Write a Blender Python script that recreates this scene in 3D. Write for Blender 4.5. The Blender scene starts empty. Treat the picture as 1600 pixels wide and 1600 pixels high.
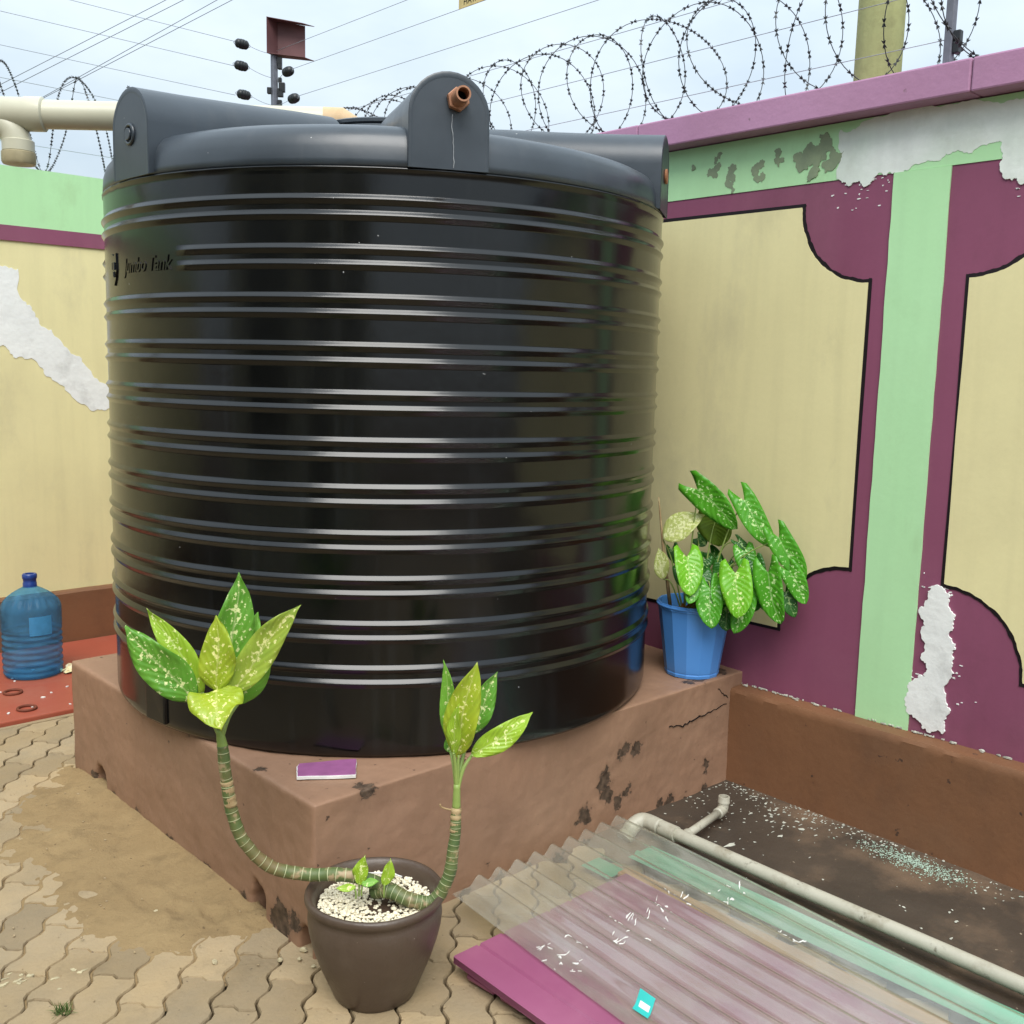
import bpy, bmesh, math, random
from math import sin, cos, pi, radians, sqrt, atan2
from mathutils import Vector, Matrix, noise as mnoise

random.seed(7)
sc = bpy.context.scene
COL = sc.collection

# ------------------------------------------------------------------ camera
cd = bpy.data.cameras.new('camera')
cam = bpy.data.objects.new('camera', cd)
COL.objects.link(cam)
cd.sensor_fit = 'HORIZONTAL'
cd.sensor_width = 36.0
cd.lens = 36.0 * 1604.14 / 1600.0
cd.clip_start = 0.02
cd.clip_end = 500.0
RM = Matrix(((0.7323952, 0.07777832, -0.6764228),
             (-0.68049598, 0.11696768, -0.72335592),
             (0.0228582, 0.9900854, 0.13859441)))
cam.matrix_world = Matrix.Translation((-1.33322, -2.13803, 1.5295)) @ RM.to_4x4()
sc.camera = cam

# ------------------------------------------------------------------ overcast sky and soft sun
SUN_EL, SUN_AZ = radians(54), radians(230)       # azimuth measured from +X towards +Y
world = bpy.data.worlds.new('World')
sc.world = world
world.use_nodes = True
wt = world.node_tree
for n in list(wt.nodes):
    wt.nodes.remove(n)
w_out = wt.nodes.new('ShaderNodeOutputWorld')
w_bg = wt.nodes.new('ShaderNodeBackground')
w_sky = wt.nodes.new('ShaderNodeTexSky')
w_sky.sky_type = 'NISHITA'
w_sky.sun_disc = False
w_sky.sun_elevation = SUN_EL
w_sky.sun_rotation = radians(90) - SUN_AZ
w_sky.dust_density = 2.0
w_tc = wt.nodes.new('ShaderNodeTexCoord')
w_map = wt.nodes.new('ShaderNodeMapping')
w_map.inputs['Scale'].default_value = (1.0, 1.0, 2.2)
w_noi = wt.nodes.new('ShaderNodeTexNoise')
w_noi.inputs['Scale'].default_value = 3.4
w_noi.inputs['Detail'].default_value = 5.0
w_noi.inputs['Roughness'].default_value = 0.55
w_ramp = wt.nodes.new('ShaderNodeValToRGB')
w_ramp.color_ramp.elements[0].position = 0.38
w_ramp.color_ramp.elements[0].color = (6.2, 7.3, 8.2, 1)
w_ramp.color_ramp.elements[1].position = 0.62
w_ramp.color_ramp.elements[1].color = (7.5, 8.5, 9.2, 1)
w_mix = wt.nodes.new('ShaderNodeMixRGB')
w_mix.inputs['Fac'].default_value = 0.9
wt.links.new(w_tc.outputs['Generated'], w_map.inputs['Vector'])
wt.links.new(w_map.outputs['Vector'], w_noi.inputs['Vector'])
wt.links.new(w_noi.outputs['Fac'], w_ramp.inputs['Fac'])
wt.links.new(w_sky.outputs['Color'], w_mix.inputs['Color1'])
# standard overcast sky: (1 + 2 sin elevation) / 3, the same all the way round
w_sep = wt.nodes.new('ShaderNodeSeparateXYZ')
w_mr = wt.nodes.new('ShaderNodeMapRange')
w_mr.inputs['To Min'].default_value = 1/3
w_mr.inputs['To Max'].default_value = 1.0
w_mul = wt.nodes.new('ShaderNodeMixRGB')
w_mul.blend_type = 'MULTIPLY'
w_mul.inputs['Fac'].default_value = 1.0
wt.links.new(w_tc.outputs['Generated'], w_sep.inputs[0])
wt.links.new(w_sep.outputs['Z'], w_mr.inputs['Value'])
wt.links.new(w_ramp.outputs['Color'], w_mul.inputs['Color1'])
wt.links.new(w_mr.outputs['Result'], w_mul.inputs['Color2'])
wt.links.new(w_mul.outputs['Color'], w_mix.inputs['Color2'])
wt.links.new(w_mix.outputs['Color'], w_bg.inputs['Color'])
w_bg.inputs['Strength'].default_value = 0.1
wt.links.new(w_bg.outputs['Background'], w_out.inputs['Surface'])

sl = bpy.data.lights.new('sun', 'SUN')
sl.energy = 1.5
sl.angle = radians(40)
sl.color = (1.0, 0.965, 0.91)
sun = bpy.data.objects.new('sun', sl)
COL.objects.link(sun)
sdir = Vector((cos(SUN_EL) * cos(SUN_AZ), cos(SUN_EL) * sin(SUN_AZ), sin(SUN_EL)))
sun.rotation_euler = sdir.to_track_quat('Z', 'Y').to_euler()

sc.view_settings.view_transform = 'Standard'
sc.view_settings.look = 'None'
sc.view_settings.exposure = 1.25
sc.view_settings.gamma = 1.0
sc.cycles.max_bounces = 8
sc.cycles.transparent_max_bounces = 16
sc.cycles.use_denoising = True

# ------------------------------------------------------------------ helpers
def lin(r, g, b):
    def f(c):
        c /= 255.0
        return c / 12.92 if c <= 0.04045 else ((c + 0.055) / 1.055) ** 2.4
    return (f(r), f(g), f(b), 1.0)

class MB:
    """collects faces of ONE mesh"""
    def __init__(s):
        s.v = []; s.f = []; s.uv = None
    def vert(s, p):
        s.v.append(tuple(p)); return len(s.v) - 1
    def quad(s, a, b, c, d):
        s.f.append((a, b, c, d))
    def box(s, x0, x1, y0, y1, z0, z1):
        b = len(s.v)
        for z in (z0, z1):
            for (x, y) in ((x0, y0), (x1, y0), (x1, y1), (x0, y1)):
                s.v.append((x, y, z))
        s.f += [(b+3, b+2, b+1, b), (b+4, b+5, b+6, b+7), (b, b+1, b+5, b+4), (b+1, b+2, b+6, b+5), (b+2, b+3, b+7, b+6), (b+3, b, b+4, b+7)]
        return s
    def obox(s, c, ax, ay, az):
        """box from centre and three half vectors"""
        c, ax, ay, az = Vector(c), Vector(ax), Vector(ay), Vector(az)
        b = len(s.v)
        for k in (-1, 1):
            for (i, j) in ((-1, -1), (1, -1), (1, 1), (-1, 1)):
                s.v.append(tuple(c + ax*i + ay*j + az*k))
        s.f += [(b+3, b+2, b+1, b), (b+4, b+5, b+6, b+7), (b, b+1, b+5, b+4), (b+1, b+2, b+6, b+5), (b+2, b+3, b+7, b+6), (b+3, b, b+4, b+7)]
        return s
    def prism(s, pts0, pts1):
        """closed prism between two rings of equal length (3-D points)"""
        n = len(pts0); b = len(s.v)
        s.v += [tuple(p) for p in pts0] + [tuple(p) for p in pts1]
        s.f.append(tuple(range(b + n - 1, b - 1, -1)))
        s.f.append(tuple(range(b + n, b + 2*n)))
        for i in range(n):
            j = (i + 1) % n
            s.f.append((b+i, b+j, b+n+j, b+n+i))
        return s
    def tube(s, pts, rad, n=10, caps=True, flute=None):
        pts = [Vector(p) for p in pts]
        if not hasattr(rad, '__len__'):
            rad = [rad] * len(pts)
        b = len(s.v)
        prev = None
        for i, p in enumerate(pts):
            if i == 0: t = pts[1] - pts[0]
            elif i == len(pts) - 1: t = pts[-1] - pts[-2]
            else: t = (pts[i+1] - p).normalized() + (p - pts[i-1]).normalized()
            t.normalize()
            if prev is None:
                u = t.orthogonal().normalized()
            else:
                u = prev - t * prev.dot(t)
                if u.length < 1e-6: u = t.orthogonal()
                u.normalize()
            prev = u
            w = t.cross(u)
            for k in range(n):
                a = 2*pi*k/n
                s.v.append(tuple(p + (u*cos(a) + w*sin(a)) * rad[i]))
        for i in range(len(pts) - 1):
            for k in range(n):
                l = (k + 1) % n
                s.f.append((b+i*n+k, b+i*n+l, b+(i+1)*n+l, b+(i+1)*n+k))
        if caps:
            s.f.append(tuple(range(b + n - 1, b - 1, -1)))
            e = b + (len(pts) - 1)*n
            s.f.append(tuple(range(e, e + n)))
        return s
    def lathe(s, prof, c=(0, 0, 0), n=48, fn=None):
        """prof: list of (r, z); fn(r, z, a) may return a changed radius"""
        b = len(s.v)
        for (r, z) in prof:
            for k in range(n):
                a = 2*pi*k/n
                q = fn(r, z, a) if fn else r
                s.v.append((c[0] + q*cos(a), c[1] + q*sin(a), c[2] + z))
        for i in range(len(prof) - 1):
            for k in range(n):
                l = (k + 1) % n
                s.f.append((b+i*n+k, b+i*n+l, b+(i+1)*n+l, b+(i+1)*n+k))
        return s
    def disc(s, c, r, n=48, up=True, fn=None):
        b = len(s.v)
        for k in range(n):
            a = 2*pi*k/n
            q = fn(r, 0, a) if fn else r
            s.v.append((c[0] + q*cos(a), c[1] + q*sin(a), c[2]))
        f = tuple(range(b, b + n))
        s.f.append(f if up else f[::-1])
        return s
    def torus(s, c, R, r, nx=(1, 0, 0), ny=(0, 1, 0), n=24, m=8):
        c, nx, ny = Vector(c), Vector(nx), Vector(ny)
        nz = nx.cross(ny)
        b = len(s.v)
        for i in range(n):
            a = 2*pi*i/n
            d = nx*cos(a) + ny*sin(a)
            for j in range(m):
                e = 2*pi*j/m
                s.v.append(tuple(c + d*(R + r*cos(e)) + nz*(r*sin(e))))
        for i in range(n):
            for j in range(m):
                i2, j2 = (i+1) % n, (j+1) % m
                s.f.append((b+i*m+j, b+i2*m+j, b+i2*m+j2, b+i*m+j2))
        return s
    def build(s, name, mat, parent=None, smooth=False, bevel=0.0, segs=2, kind=None, auto=None, sub=0):
        off = Vector((0, 0, 0))
        if parent is not None:
            q = parent
            while q is not None:
                off = off + q.location
                q = q.parent
        me = bpy.data.meshes.new(name)
        me.from_pydata([(x - off.x, y - off.y, z - off.z) for (x, y, z) in s.v], [], s.f)
        if s.uv:
            ul = me.uv_layers.new(name='UVMap')
            for lp in me.loops:
                ul.data[lp.index].uv = s.uv[lp.vertex_index]
        me.materials.append(mat)
        me.validate()
        if 5 < len(s.f) < 4000:
            bm = bmesh.new(); bm.from_mesh(me)
            if all(e.is_manifold for e in bm.edges):
                bmesh.ops.recalc_face_normals(bm, faces=bm.faces)
                bm.to_mesh(me)
            bm.free()
        if smooth or auto:
            for p in me.polygons:
                p.use_smooth = True
        ob = bpy.data.objects.new(name, me)
        COL.objects.link(ob)
        if auto:
            me.set_sharp_from_angle(angle=radians(auto))
        if bevel:
            m = ob.modifiers.new('bevel', 'BEVEL')
            m.width = bevel; m.segments = segs; m.limit_method = 'ANGLE'; m.angle_limit = radians(32)
        if sub:
            m = ob.modifiers.new('sub', 'SUBSURF')
            m.levels = sub; m.render_levels = sub
        if parent is not None:
            ob.parent = parent
        if kind:
            ob['kind'] = kind
        return ob

def tag(o, label, cat=None, group=None, kind=None):
    o['label'] = label
    if cat: o['category'] = cat
    if group: o['group'] = group
    if kind: o['kind'] = kind
    return o

def thing(name, loc, label, cat, group=None):
    o = bpy.data.objects.new(name, None)
    o.empty_display_size = 0.1
    o.location = loc
    COL.objects.link(o)
    return tag(o, label, cat, group)

def bez(pts, n=8):
    """Catmull-Rom through the points"""
    P = [Vector(p) for p in pts]
    P = [P[0]*2 - P[1]] + P + [P[-1]*2 - P[-2]]
    out = []
    for i in range(1, len(P) - 2):
        for k in range(n):
            t = k / n
            a, b, c, d = P[i-1], P[i], P[i+1], P[i+2]
            out.append(0.5*((2*b) + (c-a)*t + (2*a-5*b+4*c-d)*t*t + (3*b-3*c+d-a)*t**3))
    out.append(P[-2])
    return out

def ragged(pts, amp, levels=3, seed=1):
    """roughen a closed 2-D outline by midpoint displacement"""
    rnd = random.Random(seed)
    P = [Vector((p[0], p[1])) for p in pts]
    for l in range(levels):
        Q = []
        for i, p in enumerate(P):
            q = P[(i+1) % len(P)]
            d = q - p
            nrm = Vector((-d.y, d.x))
            if nrm.length > 0: nrm.normalize()
            Q += [p, (p+q)/2 + nrm*rnd.uniform(-1, 1)*min(amp, d.length*0.28)]
        P = Q
        amp *= 0.6
    return P

def blob(cx, cy, sx, sy, n=22, seed=1, rough=0.35):
    rnd = random.Random(seed)
    ph = [(rnd.uniform(0, 6.28), rnd.uniform(0.3, 1) / (k + 1)) for k in range(6)]
    out = []
    for i in range(n):
        a = 2*pi*i/n
        r = 1 + rough * sum(w*sin((k+2)*a + p) for k, (p, w) in enumerate(ph)) + rnd.uniform(-.16, .16)
        r = max(r, 0.2)
        out.append((cx + sx*r*cos(a), cy + sy*r*sin(a)))
    return out

# ------------------------------------------------------------------ materials
def nd(t, kind, **kw):
    n = t.nodes.new(kind)
    for k, v in kw.items():
        n.inputs[k].default_value = v
    return n

def new_mat(name):
    m = bpy.data.materials.new(name)
    m.use_nodes = True
    t = m.node_tree
    p = t.nodes['Principled BSDF']
    return m, t, p

def wpos(t, scale=(1, 1, 1)):
    g = t.nodes.new('ShaderNodeNewGeometry')
    mp = t.nodes.new('ShaderNodeMapping')
    mp.inputs['Scale'].default_value = scale
    t.links.new(g.outputs['Position'], mp.inputs['Vector'])
    return mp.outputs['Vector']

def noise_fac(t, vec, scale, detail=4, lo=0.35, hi=0.65, rough=0.55):
    n = nd(t, 'ShaderNodeTexNoise', Scale=scale, Detail=detail, Roughness=rough)
    t.links.new(vec, n.inputs['Vector'])
    r = t.nodes.new('ShaderNodeMapRange')
    r.inputs['From Min'].default_value = lo
    r.inputs['From Max'].default_value = hi
    t.links.new(n.outputs['Fac'], r.inputs['Value'])
    return r.outputs['Result'], n.outputs['Fac']

def mixc(t, fac, a, b, mode='MIX'):
    m = t.nodes.new('ShaderNodeMixRGB')
    m.blend_type = mode
    for sock, val in ((m.inputs['Fac'], fac), (m.inputs['Color1'], a), (m.inputs['Color2'], b)):
        if hasattr(val, 'is_linked') or hasattr(val, 'links'):
            t.links.new(val, sock)
        else:
            sock.default_value = val
    return m.outputs['Color']

def scaled(c, k):
    return (min(c[0]*k, 1), min(c[1]*k, 1), min(c[2]*k, 1), 1)

def surf(name, col, col2=None, vs=3.0, rough=0.6, bump=0.15, bs=60.0, dirt=None, ds=1.2, dlo=0.5, dhi=0.75, dfac=0.6,
         spec=0.3, streak=0.0, speck=None, bump2=0.0, rnd=0.0, bdist=0.004, grain=0.12, stain=None, patches=None, pcol=None):
    """painted / mineral surface: two-tone mottling, dirt patches, fine grain, streaks, relief"""
    m, t, p = new_mat(name)
    v = wpos(t)
    col2 = col2 or scaled(col, 0.86)
    f, _ = noise_fac(t, v, vs, 6, 0.3, 0.7)
    c = mixc(t, f, col, col2)
    if streak:
        vz = wpos(t, (9, 9, 0.7))
        f2, _ = noise_fac(t, vz, 1.6, 4, 0.45, 0.75)
        mm = t.nodes.new('ShaderNodeMath'); mm.operation = 'MULTIPLY'; mm.inputs[1].default_value = streak
        t.links.new(f2, mm.inputs[0])
        c = mixc(t, mm.outputs[0], c, scaled(col, 0.62))
    if dirt:
        f3, _ = noise_fac(t, v, ds, 7, dlo, dhi, 0.62)
        mm = t.nodes.new('ShaderNodeMath'); mm.operation = 'MULTIPLY'; mm.inputs[1].default_value = dfac
        t.links.new(f3, mm.inputs[0])
        c = mixc(t, mm.outputs[0], c, dirt)
    if stain:
        f5, _ = noise_fac(t, wpos(t, (1, 1, stain[5] if len(stain) > 5 else 1)), stain[1], 8, stain[2], stain[3], 0.68)
        mm = t.nodes.new('ShaderNodeMath'); mm.operation = 'MULTIPLY'; mm.inputs[1].default_value = stain[4]
        t.links.new(f5, mm.inputs[0])
        c = mixc(t, mm.outputs[0], c, stain[0])
    if speck:
        f4, _ = noise_fac(t, v, speck[1], 3, speck[2], speck[2] + 0.04)
        c = mixc(t, f4, c, speck[0])
    if grain:
        fg, _ = noise_fac(t, v, bs*2.2, 3, 0.25, 0.75)
        mm = t.nodes.new('ShaderNodeMath'); mm.operation = 'MULTIPLY'; mm.inputs[1].default_value = grain
        t.links.new(fg, mm.inputs[0])
        c = mixc(t, mm.outputs[0], c, scaled(col, 0.55))
    if rnd:
        oi = t.nodes.new('ShaderNodeObjectInfo')
        hs = t.nodes.new('ShaderNodeHueSaturation')
        mr = t.nodes.new('ShaderNodeMapRange')
        mr.inputs['To Min'].default_value = 1 - rnd; mr.inputs['To Max'].default_value = 1 + rnd
        t.links.new(oi.outputs['Random'], mr.inputs['Value'])
        t.links.new(mr.outputs['Result'], hs.inputs['Value'])
        t.links.new(c, hs.inputs['Color'])
        c = hs.outputs['Color']
    pmask = None
    if patches:
        # flaked-off places: ragged blobs round fixed points of the object
        n3 = nd(t, 'ShaderNodeTexNoise', Scale=38.0, Detail=6.0, Roughness=0.7)
        t.links.new(v, n3.inputs['Vector'])
        n4 = nd(t, 'ShaderNodeTexNoise', Scale=11.0, Detail=3.0, Roughness=0.6)
        t.links.new(v, n4.inputs['Vector'])
        sm_ = mixc(t, 0.5, n3.outputs['Color'], n4.outputs['Color'])
        vs_ = t.nodes.new('ShaderNodeVectorMath'); vs_.operation = 'MULTIPLY_ADD'
        vs_.inputs[1].default_value = (0.16, 0.16, 0.16)
        t.links.new(sm_, vs_.inputs[0])
        t.links.new(v, vs_.inputs[2])
        acc_ = None
        for (px_, py_, pz_, pr_) in patches:
            ds_ = t.nodes.new('ShaderNodeVectorMath'); ds_.operation = 'DISTANCE'
            ds_.inputs[1].default_value = (px_ + 0.08, py_ + 0.08, pz_ + 0.08)
            t.links.new(vs_.outputs[0], ds_.inputs[0])
            dv_ = t.nodes.new('ShaderNodeMath'); dv_.operation = 'DIVIDE'; dv_.inputs[1].default_value = pr_
            t.links.new(ds_.outputs['Value'], dv_.inputs[0])
            if acc_ is None: acc_ = dv_.outputs[0]
            else:
                mn_ = t.nodes.new('ShaderNodeMath'); mn_.operation = 'MINIMUM'
                t.links.new(acc_, mn_.inputs[0]); t.links.new(dv_.outputs[0], mn_.inputs[1])
                acc_ = mn_.outputs[0]
        pm_ = t.nodes.new('ShaderNodeMapRange')
        pm_.inputs['From Min'].default_value = 1.04; pm_.inputs['From Max'].default_value = 0.90
        t.links.new(acc_, pm_.inputs['Value'])
        halo = t.nodes.new('ShaderNodeMapRange')
        halo.inputs['From Min'].default_value = 1.7; halo.inputs['From Max'].default_value = 1.0; halo.inputs['To Max'].default_value = 0.4
        t.links.new(acc_, halo.inputs['Value'])
        c = mixc(t, halo.outputs['Result'], c, scaled(col, 0.55))
        fdk, _ = noise_fac(t, v, 45, 5, 0.35, 0.65)
        pc2 = mixc(t, fdk, pcol, scaled(pcol, 0.35))
        c = mixc(t, pm_.outputs['Result'], c, pc2)
        pmask = pm_.outputs['Result']
    t.links.new(c, p.inputs['Base Color'])
    p.inputs['Roughness'].default_value = rough
    p.inputs['Specular IOR Level'].default_value = spec
    _, h1 = noise_fac(t, v, bs, 5)
    b = t.nodes.new('ShaderNodeBump')
    b.inputs['Strength'].default_value = bump
    b.inputs['Distance'].default_value = bdist
    t.links.new(h1, b.inputs['Height'])
    nrm = b.outputs['Normal']
    if bump2:
        _, h2 = noise_fac(t, v, bs*0.12, 4)
        b2 = t.nodes.new('ShaderNodeBump')
        b2.inputs['Strength'].default_value = bump2
        b2.inputs['Distance'].default_value = 0.02
        t.links.new(h2, b2.inputs['Height'])
        t.links.new(nrm, b2.inputs['Normal'])
        nrm = b2.outputs['Normal']
    if pmask is not None:
        b3 = t.nodes.new('ShaderNodeBump'); b3.invert = True
        b3.inputs['Strength'].default_value = 0.8; b3.inputs['Distance'].default_value = 0.004
        t.links.new(pmask, b3.inputs['Height']); t.links.new(nrm, b3.inputs['Normal'])
        nrm = b3.outputs['Normal']
    t.links.new(nrm, p.inputs['Normal'])
    return m

def plain(name, col, rough=0.5, spec=0.5, metal=0.0, var=0.12, vs=25.0, bump=0.0, bs=80.0):
    m, t, p = new_mat(name)
    v = wpos(t)
    f, h = noise_fac(t, v, vs, 4, 0.3, 0.7)
    c = mixc(t, f, col, scaled(col, 1 - var*2))
    t.links.new(c, p.inputs['Base Color'])
    p.inputs['Roughness'].default_value = rough
    p.inputs['Specular IOR Level'].default_value = spec
    p.inputs['Metallic'].default_value = metal
    if bump:
        _, h1 = noise_fac(t, v, bs, 4)
        b = t.nodes.new('ShaderNodeBump')
        b.inputs['Strength'].default_value = bump; b.inputs['Distance'].default_value = 0.003
        t.links.new(h1, b.inputs['Height'])
        t.links.new(b.outputs['Normal'], p.inputs['Normal'])
    return m

def leaf_mat(name, col, col2, spot, amount=0.62, sscale=95.0):
    """variegated leaf: UV.x runs -1..1 across, UV.y 0..1 along"""
    m, t, p = new_mat(name)
    uvn = t.nodes.new('ShaderNodeUVMap')
    sx = t.nodes.new('ShaderNodeSeparateXYZ')
    t.links.new(uvn.outputs['UV'], sx.inputs[0])
    ab = t.nodes.new('ShaderNodeMath'); ab.operation = 'ABSOLUTE'
    t.links.new(sx.outputs['X'], ab.inputs[0])
    v = wpos(t)
    f, _ = noise_fac(t, v, 22, 4, 0.3, 0.7)
    c = mixc(t, f, col, col2)
    # side veins
    wv = t.nodes.new('ShaderNodeMath'); wv.operation = 'MULTIPLY_ADD'
    wv.inputs[1].default_value = -0.35
    t.links.new(ab.outputs[0], wv.inputs[0]); t.links.new(sx.outputs['Y'], wv.inputs[2])
    ws = t.nodes.new('ShaderNodeMath'); ws.operation = 'MULTIPLY'; ws.inputs[1].default_value = 52
    t.links.new(wv.outputs[0], ws.inputs[0])
    sn = t.nodes.new('ShaderNodeMath'); sn.operation = 'SINE'
    t.links.new(ws.outputs[0], sn.inputs[0])
    vr = t.nodes.new('ShaderNodeMapRange')
    vr.inputs['From Min'].default_value = 0.7; vr.inputs['From Max'].default_value = 1.0; vr.inputs['To Max'].default_value = 0.12
    t.links.new(sn.outputs[0], vr.inputs['Value'])
    c = mixc(t, vr.outputs['Result'], c, scaled(col, 0.6))
    # speckles, thicker along the midrib
    n1 = nd(t, 'ShaderNodeTexNoise', Scale=sscale, Detail=3.0, Roughness=0.6)
    t.links.new(v, n1.inputs['Vector'])
    th = t.nodes.new('ShaderNodeMapRange')
    th.inputs['From Max'].default_value = 1.0
    th.inputs['To Min'].default_value = -0.07; th.inputs['To Max'].default_value = 0.05
    t.links.new(ab.outputs[0], th.inputs['Value'])
    sb = t.nodes.new('ShaderNodeMath'); sb.operation = 'SUBTRACT'
    t.links.new(n1.outputs['Fac'], sb.inputs[0]); t.links.new(th.outputs['Result'], sb.inputs[1])
    sr = t.nodes.new('ShaderNodeMapRange')
    sr.inputs['From Min'].default_value = amount; sr.inputs['From Max'].default_value = amount + 0.05
    t.links.new(sb.outputs[0], sr.inputs['Value'])
    c = mixc(t, sr.outputs['Result'], c, spot)
    # midrib
    mr = t.nodes.new('ShaderNodeMapRange')
    mr.inputs['From Min'].default_value = 0.03; mr.inputs['From Max'].default_value = 0.075
    mr.inputs['To Min'].default_value = 0.35; mr.inputs['To Max'].default_value = 0.0
    t.links.new(ab.outputs[0], mr.inputs['Value'])
    c = mixc(t, mr.outputs['Result'], c, scaled(spot, 0.8))
    t.links.new(c, p.inputs['Base Color'])
    p.inputs['Roughness'].default_value = 0.33
    p.inputs['Specular IOR Level'].default_value = 0.45
    bp = t.nodes.new('ShaderNodeBump')
    bp.inputs['Strength'].default_value = 0.22; bp.inputs['Distance'].default_value = 0.0025
    t.links.new(sn.outputs[0], bp.inputs['Height'])
    t.links.new(bp.outputs['Normal'], p.inputs['Normal'])
    tr = t.nodes.new('ShaderNodeBsdfTranslucent')
    t.links.new(c, tr.inputs['Color'])
    mx = t.nodes.new('ShaderNodeMixShader'); mx.inputs['Fac'].default_value = 0.32
    t.links.new(p.outputs[0], mx.inputs[1]); t.links.new(tr.outputs[0], mx.inputs[2])
    t.links.new(mx.outputs[0], t.nodes['Material Output'].inputs['Surface'])
    return m

M = {}
M['cream'] = surf('cream_paint', (0.77, 0.70, 0.385, 1), (0.71, 0.64, 0.345, 1), vs=1.6, rough=0.62, bump=0.12, bs=45, dirt=(0.50, 0.44, 0.26, 1), ds=0.9, dlo=0.5, dhi=0.8, dfac=0.45, streak=0.22, bump2=0.05, grain=0.06, stain=((0.40, 0.36, 0.24, 1), 2.6, 0.56, 0.74, 0.35, 0.5))
M['purple'] = surf('plum_paint', (0.245, 0.073, 0.132, 1), (0.215, 0.063, 0.112, 1), vs=1.4, rough=0.6, bump=0.12, bs=45, dirt=(0.29, 0.13, 0.17, 1), ds=1.3, dfac=0.35, streak=0.15, bump2=0.05, grain=0.06, stain=((0.13, 0.045, 0.065, 1), 3.0, 0.52, 0.75, 0.4, 0.6))
M['mint'] = surf('mint_paint', (0.46, 0.75, 0.42, 1), (0.42, 0.71, 0.375, 1), vs=1.5, rough=0.6, bump=0.12, bs=45, dirt=(0.36, 0.55, 0.29, 1), ds=1.1, dlo=0.52, dhi=0.8, dfac=0.5, streak=0.14, bump2=0.05, grain=0.05, stain=((0.29, 0.42, 0.20, 1), 3.2, 0.56, 0.76, 0.45, 0.5))
M['coping'] = surf('pink_paint', (0.44, 0.235, 0.365, 1), (0.385, 0.195, 0.315, 1), vs=2.0, rough=0.55, bump=0.25, bs=50, dirt=(0.28, 0.15, 0.2, 1), ds=1.5, dfac=0.4, bump2=0.12, speck=((0.2, 0.12, 0.15, 1), 14, 0.72))
M['black_line'] = plain('black_paint', (0.012, 0.008, 0.01, 1), 0.5, 0.3)
M['filler_thin'] = surf('thin_white_filler', (0.80, 0.83, 0.78, 1), (0.62, 0.70, 0.60, 1), vs=5, rough=0.8, bump=0.5, bs=30, dirt=(0.46, 0.50, 0.40, 1), ds=6, dlo=0.52, dhi=0.75, dfac=0.6, bump2=0.25, streak=0.3)
M['filler'] = surf('white_filler', (0.84, 0.85, 0.82, 1), (0.74, 0.75, 0.73, 1), vs=6, rough=0.8, bump=0.5, bs=30, dirt=(0.40, 0.40, 0.38, 1), ds=7, dlo=0.55, dhi=0.75, dfac=0.6, bump2=0.25)
M['peel'] = surf('peeled_plaster', (0.27, 0.33, 0.20, 1), (0.21, 0.26, 0.17, 1), vs=20, rough=0.85, bump=0.5, bs=60)
M['brown'] = surf('brown_paint', (0.205, 0.096, 0.046, 1), (0.16, 0.076, 0.038, 1), vs=2.2, rough=0.62, bump=0.3, bs=35, dirt=(0.21, 0.125, 0.075, 1), ds=2.2, dlo=0.5, dhi=0.8, dfac=0.5, bump2=0.25, speck=((0.06, 0.035, 0.025, 1), 26, 0.70), stain=((0.085, 0.045, 0.028, 1), 3.0, 0.5, 0.74, 0.5, 0.8))
M['plinth_peel'] = surf('bare_damp_render', (0.07, 0.045, 0.03, 1), (0.14, 0.1, 0.07, 1), vs=30, rough=0.9, bump=0.7, bs=70, dirt=(0.03, 0.022, 0.015, 1), ds=12, dfac=0.8)
M['paver'] = surf('concrete_paver', (0.365, 0.275, 0.165, 1), (0.285, 0.225, 0.145, 1), vs=7, rough=0.85, bump=0.6, bs=90, dirt=(0.35, 0.25, 0.13, 1), ds=2.2, dlo=0.42, dhi=0.7, dfac=0.75, rnd=0.2, bump2=0.2, stain=((0.15, 0.115, 0.07, 1), 5.0, 0.54, 0.74, 0.5), speck=((0.16, 0.12, 0.08, 1), 60, 0.70))
M['joint'] = surf('joint_soil', (0.055, 0.036, 0.02, 1), (0.09, 0.06, 0.033, 1), vs=12, rough=0.95, bump=0.8, bs=120)
M['sand'] = surf('drifted_sand', (0.315, 0.222, 0.110, 1), (0.25, 0.17, 0.082, 1), vs=4, rough=0.95, bump=0.8, bs=110, dirt=(0.19, 0.13, 0.065, 1), ds=9, dlo=0.5, dhi=0.7, dfac=0.7, bump2=0.3, speck=((0.13, 0.085, 0.045, 1), 45, 0.69))
M['slab'] = surf('damp_concrete', (0.078, 0.058, 0.042, 1), (0.038, 0.029, 0.022, 1), vs=2.2, rough=0.55, bump=0.5, bs=60, dirt=(0.185, 0.122, 0.078, 1), ds=1.5, dlo=0.5, dhi=0.64, dfac=0.8, speck=((0.34, 0.28, 0.2, 1), 48, 0.71), spec=0.4, bump2=0.2)
M['flake'] = plain('paint_flake', (0.55, 0.55, 0.47, 1), 0.7, 0.3, var=0.2)
M['mint_flake'] = plain('mint_dust', (0.44, 0.58, 0.47, 1), 0.85, 0.2)
M['red'] = surf('red_oxide_floor', (0.36, 0.085, 0.05, 1), (0.30, 0.07, 0.042, 1), vs=3, rough=0.5, bump=0.25, bs=40, dirt=(0.40, 0.16, 0.1, 1), ds=3, dfac=0.5, speck=((0.6, 0.4, 0.3, 1), 38, 0.735))
M['iron'] = plain('rusty_iron', (0.20, 0.055, 0.03, 1), 0.7, 0.3, var=0.25)
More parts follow.
